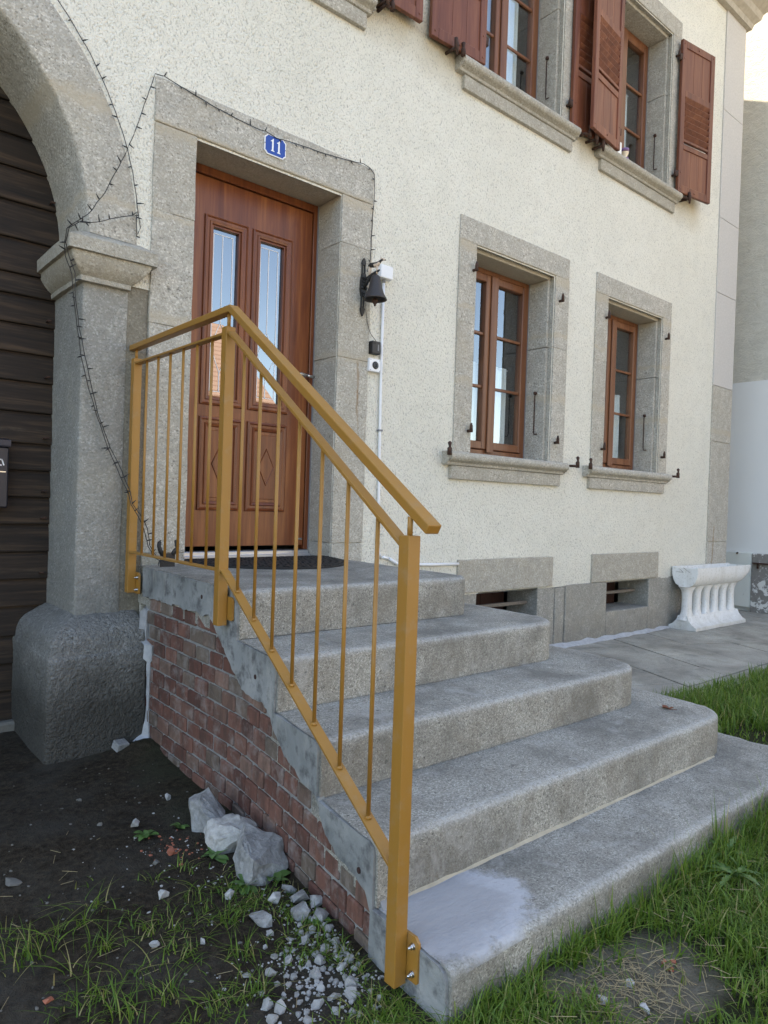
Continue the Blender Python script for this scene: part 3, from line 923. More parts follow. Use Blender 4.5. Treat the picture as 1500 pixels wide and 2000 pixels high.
# shutters: hinged frame with two panels, louvres and a slit
LOUV = None
def shutter(hx, hy, ang, side, z0, z1, mat):
    """side +1: leaf runs to the right of the hinge; ang: degrees swung away from the wall"""
    global LOUV
    w, th = 0.505, 0.034
    bm = B()
    H = z1 - z0
    sw = 0.062
    box(bm, 0, sw, -th / 2, th / 2, 0, H, 0.004)
    box(bm, w - sw, w, -th / 2, th / 2, 0, H, 0.004)
    rails = [(0.0, 0.075), (0.425, 0.475), (0.50, 0.525), (0.935, 0.995), (H - 0.07, H)]
    for a, b in rails: box(bm, sw, w - sw, -th / 2 + 0.002, th / 2 - 0.002, a, b, 0.003)
    # pegs
    for (u, v) in ((0.03, 0.04), (w - 0.03, 0.04), (0.25, 0.035), (0.03, H - 0.035), (w - 0.03, H - 0.035), (0.25, H - 0.035), (0.03, 0.19), (0.03, H - 0.18)):
        lathe(bm, [(0.0, -th / 2 - 0.003), (0.007, -th / 2 - 0.003), (0.008, -th / 2 + 0.002)], (u, 0, v), 8, 'y')
    if side < 0:
        for v in bm.verts: v.co.x = -v.co.x
    s = obj('shutter', bm, mat, house, (hx, hy, z0))
    s.rotation_euler = (0, 0, -R(ang) * side)
    for a, b, mm in ((0.07, 0.43, mat), (0.99, H - 0.065, mat)):
        bb = B()
        for k in range(3):
            q0 = sw - 0.004 + (w - 2 * sw + 0.008) * k / 3
            q1 = sw - 0.004 + (w - 2 * sw + 0.008) * (k + 1) / 3
            box(bb, q0 + 0.0008, q1 - 0.0008, -0.006, 0.008, a, b, 0.0018)
        if side < 0:
            for v in bb.verts: v.co.x = -v.co.x
        o = bpy.data.objects.new('panel', mesh_of(bb, 'panel', mm)); COL.objects.link(o); o.parent = s
    if LOUV is None:
        LOUV = {}
    key = (side, mat)
    if key not in LOUV:
        lb = louvre_mesh()
        if side < 0:
            for v in lb.verts: v.co.x = -v.co.x
        LOUV[key] = mesh_of(lb, 'louvre', mat)
    for k in range(7):
        o = bpy.data.objects.new('louvre', LOUV[key]); COL.objects.link(o); o.parent = s
        o.location = (0, 0, 0.555 + 0.058 * k)
    # strap hinges at the pintles
    for v in (0.175, H - 0.175):
        bb = B()
        tube(bb, [(0, -0.0, v - 0.028), (0, -0.0, v + 0.028)], 0.016, 8)
        box(bb, -0.03 if side > 0 else -0.005, 0.005 if side > 0 else 0.03, -0.012, 0.012, v - 0.03, v + 0.03, 0.004)
        o = bpy.data.objects.new('hinge', mesh_of(bb, 'hinge', 'rust')); COL.objects.link(o); o.parent = s
    return s
zs0, zs1 = 4.288, 5.762
shutter(6.535, -0.052, 9.5, 1, zs0, zs1, 'shutter_wood')            # beside the far window, right leaf
shutter(5.435, -0.088, 7.0, -1, zs0 - 0.01, zs1, 'shutter_worn')    # far window, left leaf
shutter(4.808, -0.036, 0.6, 1, zs0, zs1, 'shutter_wood')            # near window, right leaf
shutter(3.71, -0.075, -3.5, -1, zs0 - 0.005, zs1, 'shutter_wood')   # near window, left leaf
shutter(2.60, -0.055, 1.0, 1, zs0 + 0.02, zs1, 'shutter_wood')      # window above the door, right leaf
shutter(1.52, -0.05, 1.0, -1, zs0, zs1, 'shutter_wood')

# shutter keepers under the open leaves
for kx, kz in ((3.40, 4.27), (5.18, 4.24), (6.70, 4.26), (5.08, 4.26), (2.78, 4.29)):
    bm = B()
    tube(bm, [(kx, 0, kz), (kx, -0.10, kz - 0.005)], 0.012, 7)
    tube(bm, [(kx + 0.01, -0.10, kz - 0.05), (kx, -0.105, kz + 0.0), (kx - 0.01, -0.105, kz + 0.055)], [0.008, 0.017, 0.012], 7)
    obj('shutter_keeper', bm, 'rust', house)

# ---- basement: plinth course of granite blocks with two barred openings
def base(name, x0, x1, z0, z1, y0=0.004, y1=0.32, mat='base_stone', amp=0.004):
    bm = B(); stone(bm, x0, x1, y0, y1, z0, z1, 0.007, amp, 0.11, x0 * 3)
    return obj(name, bm, mat, house)
base('lintel', 3.685, 4.822, 0.520, 0.767, -0.014, mat='granite_warm')
base('base_stone', 3.685, 3.914, -0.1, 0.517)
base('base_stone', 4.645, 4.876, -0.1, 0.517)
base('base_stone', 3.916, 4.643, -0.1, 0.21)
base('base_stone', 4.880, 5.012, -0.1, 0.503, 0.000)
base('base_stone', 5.016, 5.638, -0.1, 0.519, -0.008)
base('lintel', 5.386, 6.532, 0.522, 0.773, -0.016, mat='granite_warm')
base('base_stone', 6.372, 6.536, -0.1, 0.519, -0.008)
base('base_stone', 5.640, 6.370, -0.1, 0.245, -0.009)
base('base_stone', 6.540, 6.99, -0.1, 0.525, 0.0, mat='base_stone')
base('base_stone', 6.994, 7.552, -0.1, 0.525, 0.0, mat='base_stone')
base('base_stone', 2.6, 3.681, -0.1, 0.50, 0.01)
for x0, x1, z0 in ((3.9, 4.66, 0.15), (5.63, 6.38, 0.2)):
    bm = B()
    n = 5
    for k in range(n):
        a = x0 + (x1 - x0) * k / n; box(bm, a + 0.002, a + (x1 - x0) / n - 0.002, 0.36, 0.39, z0, 0.56, 0.003)
    obj('board', bm, 'basement_board', house)
for (x0, x1, zz, yy) in ((3.90, 4.66, 0.385, 0.12), (5.63, 6.38, 0.388, 0.15)):
    bm = B()
    stone(bm, x0, x1, yy - 0.014, yy + 0.014, zz - 0.014, zz + 0.014, 0.005, 0.003, 0.05, x0)
    obj('bar', bm, 'old_bar', house)
# skim of mortar where the wall meets the paving
bm = B()
ra, rb_ = [], []
prev = None
for k in range(60):
    x = 4.55 + (6.80 - 4.55) * k / 59
    d = 0.05 + 0.03 * noise.noise(Vector((x * 5, 0, 0))) - 0.02 * k / 59
    h = 0.035 + 0.015 * noise.noise(Vector((x * 7, 3, 0))) - 0.012 * k / 59
    cur = [bm.verts.new((x, -0.002 - 0.012, h)), bm.verts.new((x, -0.02 - d * 0.3, h * 0.4)), bm.verts.new((x, -0.012 - d, 0.0035)), bm.verts.new((x, -0.012 - d, -0.02)), bm.verts.new((x, 0.01, -0.02)), bm.verts.new((x, 0.01, h))]
    if prev:
        for i in range(6): bm.faces.new((prev[i], prev[(i + 1) % 6], cur[(i + 1) % 6], cur[i]))
    prev = cur
obj('mortar_fillet', bm, 'pale_mortar', house, smooth=True, angle=60)

# ---- door surround
def jamb_door(x0, x1, parts, seed):
    z = 0.0
    for a, b in parts:
        bm = B(); stone(bm, x0, x1, -0.012, 0.33, a + 0.0005, b - 0.0005, 0.004, 0.004, 0.10, seed + a)
        obj('jamb', bm, 'granite', house)
jamb_door(1.372, 1.600, ((0.0, 0.86), (0.86, 2.03), (2.03, 2.60), (2.60, 3.04)), 1)
jamb_door(2.553, 2.797, ((0.0, 0.9), (0.9, 2.05), (2.05, 2.75), (2.75, 3.04)), 2)
bm = B(); stone(bm, 1.372, 2.797, -0.013, 0.33, 3.042, 3.268, 0.008, 0.004, 0.10, 5)
obj('lintel', bm, 'granite', house)
# beige repointing smears at the joints
def smear(x0, x1, z0, z1, y, seed):
    pts = []
    n = 14
    for k in range(n + 1): pts.append((x0 + (x1 - x0) * k / n, z1 + 0.022 * noise.noise(Vector((k * 0.9, seed, 0)))))
    for k in range(n, -1, -1): pts.append((x0 + (x1 - x0) * k / n, z0 + 0.022 * noise.noise(Vector((k * 0.9, seed, 5)))))
    bm = B(); prism(bm, pts, 'y', y, y + 0.006)
    obj('mortar_patch', bm, 'beige_mortar', house)
# threshold
bm = B()
stone(bm, 1.60, 2.553, 0.02, 0.34, 0.55, 0.803, 0.004, 0.001, 0.3)
obj('threshold', bm, 'concrete', house)
bm = B()
box(bm, 1.605, 2.548, 0.225, 0.345, 0.8035, 0.842, 0.004)
box(bm, 1.605, 2.548, 0.20, 0.2245, 0.8035, 0.822, 0.004)
obj('threshold_strip', bm, 'aluminium', house)

# ---- front door
bm = B()
box(bm, 1.600, 1.630, 0.245, 0.34, 0.845, 3.04, 0.003)
box(bm, 2.522, 2.552, 0.245, 0.34, 0.845, 3.04, 0.003)
box(bm, 1.630, 2.522, 0.245, 0.34, 2.992, 3.04, 0.003)
obj('door_frame', bm, 'door_wood', house)
bm = B(); box(bm, 2.5475, 2.5535, 0.236, 0.2445, 0.85, 3.03)
obj('sealant', bm, 'grey_seal', house)
LX0, LX1, LZ0, LZ1 = 1.634, 2.516, 0.872, 2.984
GL = [(1.838, 2.002, 1.745, 2.715), (2.148, 2.312, 1.745, 2.715)]
bm = B()
dx = sorted({LX0, LX1, *[g[0] for g in GL], *[g[1] for g in GL]})
dzs = [LZ0, 1.745, 2.715, LZ1]
for a, b in zip(dx[:-1], dx[1:]):
    for c, d in zip(dzs[:-1], dzs[1:]):
        if any(g[0] < (a + b) / 2 < g[1] and g[2] < (c + d) / 2 < g[3] for g in GL): continue
        box(bm, a, b, 0.255, 0.315, c, d)
bmesh.ops.remove_doubles(bm, verts=bm.verts, dist=0.0002)
bm.faces.ensure_lookup_table()
seen = {}
for f in bm.faces: seen.setdefault(tuple(round(x, 3) for x in f.calc_center_median()), []).append(f)
bmesh.ops.delete(bm, geom=[f for fs in seen.values() if len(fs) > 1 for f in fs], context='FACES_ONLY')
door = obj('door', bm, 'door_wood', house)
def moulding(x0, x1, z0, z1, steps):
    b_ = B(); rr = []
    for ins, y in steps:
        rr.append([(x0 + ins, y, z0 + ins), (x1 - ins, y, z0 + ins), (x1 - ins, y, z1 - ins), (x0 + ins, y, z1 - ins)])
    rings_loft(b_, rr, True, False, False)
    return b_
UP = [(0.0, 0.256), (0.004, 0.244), (0.012, 0.240), (0.016, 0.245), (0.030, 0.246), (0.034, 0.241), (0.046, 0.243), (0.052, 0.262), (0.058, 0.275)]
LO = [(0.0, 0.256), (0.004, 0.243), (0.013, 0.239), (0.020, 0.247), (0.034, 0.248), (0.040, 0.240), (0.052, 0.245), (0.060, 0.262), (0.066, 0.264), (0.078, 0.252)]
for x0, x1 in ((1.779, 2.061), (2.089, 2.371)):
    obj('moulding', moulding(x0, x1, 1.688, 2.773, UP), 'door_wood', door)
    b_ = moulding(x0, x1, 1.080, 1.622, LO)
    i = 0.078
    b_.faces.new([b_.verts.new(p) for p in ((x0 + i, 0.252, 1.080 + i), (x1 - i, 0.252, 1.080 + i), (x1 - i, 0.252, 1.622 - i), (x0 + i, 0.252, 1.622 - i))])
    obj('moulding', b_, 'door_wood', door)
    # raised diamond in the lower panel
    cx, cz = (x0 + x1) / 2, 1.352
    b_ = B()
    for (hw, hh, y) in ((0.055, 0.115, 0.2515), (0.051, 0.107, 0.246), (0.047, 0.099, 0.2515)):
        pass
    rings_loft(b_, [[(cx - hw, y, cz), (cx, y, cz - hh), (cx + hw, y, cz), (cx, y, cz + hh)] for hw, hh, y in ((0.056, 0.118, 0.2525), (0.0525, 0.110, 0.2465), (0.049, 0.102, 0.250))])
    obj('diamond', b_, 'door_wood', door)
for g in GL:
    b_ = B(); box(b_, g[0] - 0.004, g[1] + 0.004, 0.276, 0.282, g[2] - 0.004, g[3] + 0.004)
    obj('pane', b_, 'door_glass', door)
    b_ = B()
    e, y = 0.0016, 0.2745
    xa, xb, xm = g[0] + 0.012, g[1] - 0.030, (g[0] + g[1]) / 2 - 0.012
    za, zc = g[2] + 0.03, g[3] - 0.030
    bar(b_, (xa, y, za), (xa, y, zc), 0.005, 0.002); bar(b_, (xb, y, za), (xb, y, zc), 0.005, 0.002)
    bar(b_, (xa, y, zc), (xb, y, zc), 0.002, 0.004); bar(b_, (xa, y, za), (xb, y, za), 0.002, 0.004)
    zd0, zd1 = g[2] + 0.14, g[3] - 0.535
    bar(b_, (xm, y, zd1), (xm, y, zc), 0.005, 0.002); bar(b_, (xm, y, za), (xm, y, zd0), 0.005, 0.002)
    zm = (zd0 + zd1) / 2
    for p, q in (((xm, zd1), (xb, zm)), ((xb, zm), (xm, zd0)), ((xm, zd0), (xa, zm)), ((xa, zm), (xm, zd1))):
        bar(b_, (p[0], y, p[1]), (q[0], y, q[1]), 0.002, 0.0035)
    obj('glazing_bar', b_, 'lead_line', door)
b_ = B()
tube(b_, [(2.468, 0.2545, 1.945), (2.468, 0.246, 1.945)], 0.024, 20)
tube(b_, [(2.468, 0.2545, 1.868), (2.468, 0.247, 1.868)], 0.022, 20)
tube(b_, [(2.468, 0.25, 1.945), (2.468, 0.205, 1.945)], 0.010, 10)
tube(b_, [(2.478, 0.200, 1.945), (2.45, 0.198, 1.946), (2.39, 0.200, 1.948), (2.362, 0.202, 1.948)], 0.0095, 10)
tube(b_, [(2.468, 0.252, 1.865), (2.468, 0.235, 1.865)], 0.012, 10)
tube(b_, [(2.464, 0.205, 1.945), (2.53, 0.200, 1.940)], 0.0095, 10)
obj('handle', b_, 'steel', door)
b_ = B(); box(b_, 2.475, 2.512, 0.2525, 0.2545, 0.905, 0.917)
obj('badge', b_, 'steel', door)

# ---- carriage arch, pillars, plinths
def arch_ring():
    bm = B(); rr = []
    n = 64
    for k in range(n + 1):
        a = math.pi * k / n
        w = lambda r, y: Vector((ARC[0] + r * math.cos(a), y, ARC[1] + r * math.sin(a)))
        r_ = [w(RI, 0.50), w(RI, 0.25), w(RI, 0.008), w(RI + 0.008, -0.004), w(RI + 0.012, -0.006), w((RI + RO) / 2, -0.006), w(RO - 0.012, -0.006), w(RO - 0.004, -0.002), w(RO, 0.03), w(RO, 0.5)]
        rr.append([p + noise.noise_vector(p * 8) * 0.0035 for p in r_])
    rings_loft(bm, rr, True, True, True)
    return bm
arch = obj('arch', arch_ring(), 'granite', house, smooth=True, angle=40)
def pillar(mir):
    sx = (lambda x: 2 * ARC[0] - x) if mir else (lambda x: x)
    def L(name, prof, x0, x1, y0, mat, rad, amp, seed):
        """loft of rounded plan rings: (z, left, front, right)"""
        bm = B(); rr = []
        dense = []
        for (a, b) in zip(prof[:-1], prof[1:]):
            n = max(1, int(abs(b[0] - a[0]) / 0.07))
            for i in range(n): dense.append([a[j] + (b[j] - a[j]) * i / n for j in range(4)])
        dense.append(list(prof[-1]))
        for z, l, f, r in dense:
            xl, xr_, yf = x0 - l, x1 + r, y0 - f
            yb = 0.49
            pts = []
            for i in range(5): pts.append((xl, yb + (yf + rad - yb) * i / 5))
            for i in range(4):
                t = math.pi / 2 * i / 3
                pts.append((xl + rad - rad * math.cos(t), yf + rad - rad * math.sin(t)))
            m_ = max(2, int((x1 - x0) / 0.05))
            for i in range(1, m_): pts.append((xl + rad + (xr_ - rad - xl - rad) * i / m_, yf))
            for i in range(3):
                t = math.pi / 2 * i / 2
                pts.append((xr_ - 0.01 + 0.01 * math.sin(t), yf + 0.01 - 0.01 * math.cos(t)))
            pts.append((xr_, yb))
            ring = []
            for p in pts:
                v = Vector((sx(p[0]), p[1], z))
                v += noise.noise_vector(v * 7 + Vector((seed, 0, 0))) * amp + noise.noise_vector(v * 22) * amp * 0.4
                ring.append(v)
            rr.append(ring)
        rings_loft(bm, rr, True, True, True)
        return obj(name, bm, mat, house, smooth=True, angle=38)
    L('pillar', [(0.55, 0.004, 0.004, 0), (0.9, 0, 0, 0), (2.165, 0, 0, 0)], 1.052, 1.268, 0.0, 'pillar_stone', 0.012, 0.004, 1)
    L('impost', [(2.160, 0.0, 0.0, -0.004), (2.162, 0.022, 0.030, 0.0), (2.184, 0.024, 0.032, 0.002), (2.186, 0.016, 0.020, 0.01), (2.205, 0.040, 0.045, 0.03), (2.235, 0.062, 0.066, 0.06), (2.265, 0.074, 0.078, 0.082), (2.282, 0.076, 0.080, 0.086), (2.284, 0.094, 0.098, 0.108), (2.345, 0.096, 0.100, 0.112), (2.352, 0.090, 0.094, 0.105), (2.40, 0.0, 0.0, 0.06)], 1.052, 1.268, 0.0, 'granite_warm', 0.012, 0.003, 4)
    L('plinth', [(-0.15, 0.0, 0.0, 0.0), (0.388, 0.0, 0.0, 0.0), (0.400, -0.003, -0.005, 0), (0.412, -0.010, -0.018, 0.0), (0.455, -0.012, -0.022, 0.0), (0.49, -0.025, -0.034, 0.0), (0.515, -0.05, -0.055, 0.0), (0.54, -0.095, -0.10, 0.0), (0.572, -0.146, -0.165, 0.0), (0.575, -0.16, -0.18, 0)], 0.895, 1.348, -0.172, 'plinth_stone', 0.022, 0.008, 8)
pillar(False)
pillar(True)
bm = B(); stone(bm, 1.262, 1.371, 0.006, 0.3, 0.0, 2.2, 0.004, 0.003, 0.12)
obj('joint_stone', bm, 'dark_joint_stone', house)

# ================================================================ GATE in the arch
gate = thing('gate', (-0.065, 0.46, 0), 'dark weathered timber gate of wide horizontal boards filling the stone arch', 'gate')
zg = [-0.02, 0.13, 0.27, 0.41, 0.56, 0.70, 0.84, 0.985, 1.125, 1.262, 1.402, 1.562, 1.718, 1.864, 2.010, 2.156, 2.262, 2.436, 2.62, 2.79, 2.95, 3.11, 3.27, 3.43, 3.56]
for k, (a, b) in enumerate(zip(zg[:-1], zg[1:])):
    bm = B()
    segs = 5
    # shiplap board: lower edge stands proud, top edge chamfered
    pr = [(0.50, a + 0.001), (0.452, a + 0.001), (0.449, a + 0.006), (0.458, b - 0.022), (0.466, b - 0.010), (0.468, b - 0.001), (0.50, b - 0.001)]
    x0, x1 = -1.26, 1.12
    rr = []
    for i in range(segs + 1):
        x = x0 + (x1 - x0) * i / segs
        w = 0.004 * noise.noise(Vector((x * 2, k * 3.3, 0)))
        rr.append([(x, p[0] + w, p[1] + w * 0.6) for p in pr])
    rings_loft(bm, rr)
    obj('plank', bm, 'gate_wood', gate)
for k in (3, 5, 7, 8, 10, 12, 14, 16, 18):
    bm = B()
    z = (zg[k] + 0.03)
    tube(bm, [(1.012, 0.455, z), (1.012, 0.425, z + 0.004), (1.03, 0.42, z + 0.004)], 0.006, 6)
    obj('nail', bm, 'rust', gate)
bm = B(); box(bm, -1.22, 1.10, 0.40, 0.52, -0.12, -0.018, 0.012); obj('gate_sill', bm, 'pebble', gate)

mb = thing('mailbox', (0.64, 0.40, 1.07), 'dark blue-black metal letter box hung on the timber gate', 'mailbox')
bm = B(); box(bm, 0.44, 0.834, 0.37, 0.447, 1.07, 1.37, 0.006); obj('body', bm, 'mailbox_paint', mb)
bm = B(); prism(bm, [(0.447, 1.371), (0.36, 1.371), (0.358, 1.378), (0.36, 1.405), (0.447, 1.418)], 'x', 0.435, 0.840); obj('lid', bm, 'mailbox_paint', mb)
bm = B(); box(bm, 0.45, 0.822, 0.3675, 0.3698, 1.245, 1.250); obj('flap', bm, 'steel', mb)
# hand-painted letters "ja"
bm = B()
y = 0.3675
bar(bm, (0.800, y, 1.312), (0.800, y, 1.280), 0.006, 0.002); bar(bm, (0.800, y, 1.281), (0.788, y, 1.276), 0.002, 0.007)
bar(bm, (0.8, y, 1.318), (0.8, y, 1.324), 0.007, 0.002)
for a, b in (((0.812, 1.283), (0.828, 1.279)), ((0.812, 1.283), (0.812, 1.302)), ((0.812, 1.302), (0.822, 1.309)), ((0.822, 1.309), (0.830, 1.304)), ((0.828, 1.309), (0.838, 1.279))):
    bar(bm, (a[0], y, a[1]), (b[0], y, b[1]), 0.002, 0.006)
for v in bm.verts: v.co.x -= 0.026
obj('lettering', bm, 'enamel_white', mb)

# ================================================================ STAIRS
stairs = thing('stairs', (2.1, -1.2, 0), 'worn concrete steps with rounded corners and a brick flank leading up to the door', 'stairs')
def XL(y): return float(np.interp(y, [-2.6, -2.40, -2.11, -1.785, -1.46, -1.11, 0.0], [1.165, 1.172, 1.192, 1.232, 1.275, 1.318, 1.342]))
def slab(name, yf, xr, z0, z1, yback, xr_prev, rad, label, notch=None):
    """one step: plan outline with a rounded right corner, lofted up to a rounded worn nosing"""
    pts = []
    x_l = XL(yf) + 0.012
    n = int((xr - rad - x_l) / 0.05)
    for i in range(n + 1): pts.append((x_l + (xr - rad - x_l) * i / n, yf))
    for i in range(1, 11):
        t = math.pi / 2 * i / 10
        pts.append((xr - rad + rad * math.sin(t), yf + rad - rad * math.cos(t)))
    m_ = max(2, int((0 - yf - rad) / 0.06))
    for i in range(1, m_ + 1): pts.append((xr, yf + rad + (0.0 - yf - rad) * i / m_))
    nfront = len(pts)
    if xr_prev:
        pts.append((xr_prev - 0.12, 0.0)); pts.append((xr_prev - 0.12, yback)); pts.append((XL(yback) + 0.02, yback))
    else:
        pts.append((XL(0) + 0.02, 0.0))
    P = [Vector((p[0], p[1], 0)) for p in pts]
    N_ = []
    for i in range(len(P)):
        if i >= nfront: N_.append(Vector((0, 0, 0))); continue
        a = P[max(i - 1, 0)]; b = P[min(i + 1, nfront - 1)]
        d = (b - a).normalized(); N_.append(Vector((d.y, -d.x, 0)))
    N_[nfront - 1] = Vector((1, 0, 0))
    r = 0.021
    prof = [(z0, 0.0, 0)]
    hz = z1 - r
    kk = max(2, int((hz - z0) / 0.05))
    for i in range(1, kk): prof.append((z0 + (hz - z0) * i / kk, 0.0, 0.0))
    prof.append((hz - 0.010, 0.0, 0.05))
    for i in range(6):
        t = math.pi / 2 * i / 5
        prof.append((hz + r * math.sin(t), r * (1 - math.cos(t)), 1.0 if i > 1 else 0.4))
    prof.append((z1 + 0.0004, r + 0.014, 0.25)); prof.append((z1 + 0.0006, r + 0.05, 0.0))
    bm = B()
    wl = bm.verts.layers.float.new('wear')
    prev = None
    for (z, ins, w) in prof:
        ring = []
        for i, p in enumerate(P):
            q = p - N_[i] * ins
            q.z = z
            if i < nfront:
                k = noise.noise(Vector((p.x * 6, p.y * 6, z1 * 11)))
                k2 = noise.noise(Vector((p.x * 25, p.y * 25, z * 25)))
                k3 = max(0.0, noise.noise(Vector((p.x * 11, p.y * 11, 7 + z1 * 5))) - 0.25)
                q -= N_[i] * (0.004 * k + 0.0022 * k2 + (0.020 * k3 if w >= 0.4 else 0.004 * k3))
                if w >= 0.5 and ins < r + 0.01: q.z -= 0.004 * abs(k2) + 0.012 * k3
            v = bm.verts.new(q); v[wl] = w if i < nfront else 0.0
            ring.append(v)
        if prev:
            for i in range(len(ring)):
                f = bm.faces.new((prev[i], prev[(i + 1) % len(ring)], ring[(i + 1) % len(ring)], ring[i])); f.smooth = True
        else:
            bm.faces.new(ring)
        prev = ring
    bm.faces.new(prev)
    if notch: notch(bm)
    o = obj(name, bm, 'concrete', stairs, smooth=True, angle=50)
    o['label'] = label
    return o
STEP = [(-1.110, 2.66, 0.800), (-1.462, 2.935, 0.609), (-1.785, 3.150, 0.425), (-2.110, 3.350, 0.250), (-2.405, 3.540, 0.080)]
slab('landing', -1.110, 2.66, 0.612, 0.800, 0, None, 0.13, 'top landing slab in front of the door')
slab('step', -1.462, 2.935, 0.427, 0.609, -1.06, 2.66, 0.19, 'second step from the top')
slab('step', -1.785, 3.150, 0.252, 0.425, -1.40, 2.935, 0.20, 'middle step')
slab('step', -2.110, 3.350, 0.083, 0.250, -1.72, 3.150, 0.21, 'second step from the bottom with a fallen leaf')
slab('step', -2.405, 3.540, -0.20, 0.080, -2.05, 3.350, 0.22, 'bottom step with pale cement smeared at its left end')
# pale joint line under the second step from the bottom
bm = B(); prev = None
for k in range(80):
    x = 1.30 + (3.15 - 1.30) * k / 79
    h = 0.007 + 0.005 * noise.noise(Vector((x * 14, 0, 1))); d = 0.007 + 0.004 * noise.noise(Vector((x * 11, 2, 1)))
    cur = [bm.verts.new((x, -2.104, 0.081 + h)), bm.verts.new((x, -2.112 - d, 0.0805)), bm.verts.new((x, -2.10, 0.0805))]
    if prev:
        for i in range(3): bm.faces.new((prev[i], prev[(i + 1) % 3], cur[(i + 1) % 3], cur[i]))
    prev = cur
obj('mortar_joint', bm, 'beige_mortar', stairs)

# patched cement face on the left flank, following the steps above and running ragged below
top = [(-0.10, 0.797)]
def corner(y, z, r=0.03):
    return [(y + r, z), (y + r * 0.3, z - r * 0.3), (y, z - r)]
for i, (yf, xr, z) in enumerate(STEP):
    zz = z - 0.003
    if i > 0: top.append((STEP[i - 1][0] + 0.011, zz))
    top += corner(yf + 0.011, zz)
low = [(-2.406, -0.2), (-2.09, -0.2), (-2.087, 0.0), (-2.09, 0.069), (-2.061, 0.111), (-1.99, 0.122), (-1.93, 0.135), (-1.837, 0.160), (-1.797, 0.217), (-1.786, 0.258), (-1.694, 0.268), (-1.64, 0.275), (-1.589, 0.292), (-1.53, 0.315), (-1.464, 0.352), (-1.42, 0.405), (-1.36, 0.435), (-1.30, 0.430), (-1.204, 0.428), (-1.13, 0.455), (-1.055, 0.504), (-0.97, 0.575), (-0.901, 0.635), (-0.851, 0.667), (-0.6, 0.662), (-0.40, 0.661), (-0.10, 0.660)]
def dens(pl, amp):
    out = []
    for a, b in zip(pl[:-1], pl[1:]):
        n = max(1, int(math.hypot(b[0] - a[0], b[1] - a[1]) / 0.015))
        for i in range(n):
            y_, z_ = a[0] + (b[0] - a[0]) * i / n, a[1] + (b[1] - a[1]) * i / n
            out.append((y_, z_ + amp * noise.noise(Vector((y_ * 16, z_ * 16, 0))) + amp * 0.9 * noise.noise(Vector((y_ * 47, z_ * 47, 3)))))
    out.append(pl[-1]); return out
outline = dens(top, 0.0) + dens(low, 0.011)
def flank(outline, x0, x1, wob):
    """a slab standing along the slightly skewed flank: flat outline, cut every 4 cm, then bent to the flank"""
    b_ = B()
    F_ = [b_.verts.new((x0, p[0], p[1])) for p in outline]; K_ = [b_.verts.new((x1, p[0], p[1])) for p in outline]
    for t in tessellate_polygon([[Vector((p[0], p[1], 0)) for p in outline]]): b_.faces.new([F_[q] for q in t])
    n_ = len(outline)
    for q in range(n_): b_.faces.new((F_[q], F_[(q + 1) % n_], K_[(q + 1) % n_], K_[q]))
    for yy_ in np.arange(-2.40, -0.08, 0.045):
        bmesh.ops.bisect_plane(b_, geom=b_.verts[:] + b_.edges[:] + b_.faces[:], plane_co=(0, float(yy_), 0), plane_no=(0, 1, 0))
    for v in b_.verts:
        k = noise.noise(Vector((v.co.y * 9, v.co.z * 9, 4))) * wob
        v.co.x += XL(v.co.y) + k
    return b_
bm = flank(outline, 0.003, 0.026, 0.002)
obj('flank_render', bm, 'cement', stairs)
# dark plugs that stand for the shade inside holes drilled in the flank
for hy_, hz_ in ((-0.782, 0.737), (-1.288, 0.511), (-2.03, 0.150)):
    bm = B()
    x = XL(hy_) + 0.0022
    prism(bm, [(hy_ + 0.008 * math.cos(t), hz_ + 0.009 * math.sin(t)) for t in np.linspace(0, 2 * math.pi, 10, endpoint=False)], 'x', x - 0.0016, x + 0.01)
    obj('drill_hole_shade', bm, 'basement_board', stairs)

# brick flank: every header a piece of its own
LOWY = np.array([-2.095] + [p[0] for p in low[4:]]); LOWZ = np.array([0.02] + [p[1] for p in low[4:]])
def top_at(y):
    for yf_, xr_2, zt_2 in STEP:
        if y > yf_: return zt_2
    return -1.0
def low_at(y): return float(np.interp(y, LOWY, LOWZ))
bb = B(); box(bb, -0.010, 0.05, -0.0555, 0.0555, -0.030, 0.030, 0.0035)
BR = [mesh_of(bb, 'brick', 'brick')]
for sdd in range(1, 5):
    bb = B(); box(bb, -0.010, 0.05, -0.0555, 0.0555, -0.030, 0.030, 0.005)
    for v in bb.verts: v.co += noise.noise_vector(v.co * 40 + Vector((sdd * 9, 0, 0))) * 0.0022
    BR.append(mesh_of(bb, 'brick', 'brick'))
zc = 0.628
row = 0
while zc > -0.12:
    y0 = -0.24 - (0.066 if row % 2 else 0.0)
    yb = y0
    while yb > -2.12:
        pit_ = float(np.interp(yb, [-2.0, -1.4, -0.8, -0.2], [0.088, 0.104, 0.126, 0.138]))
        s = (XL(yb - 0.05) - XL(yb + 0.05)) / -0.1
        if zc - 0.03 < max(low_at(yb - pit_ * 0.4), low_at(yb + pit_ * 0.4)) and zc + 0.032 < min(top_at(yb - pit_ * 0.5 - 0.012), top_at(yb + pit_ * 0.5)) - 0.03:
            o = inst('brick', random.choice(BR), stairs, (XL(yb) + 0.0225 + random.uniform(-0.002, 0.002), yb, zc + random.uniform(-0.0015, 0.0015)))
            o.rotation_euler = (0, 0, -math.atan(s))
            o.scale = (1, pit_ / 0.1185 * random.uniform(0.94, 1.0), random.uniform(0.95, 1.01))
        yb -= pit_
    zc -= 0.0682
    row += 1
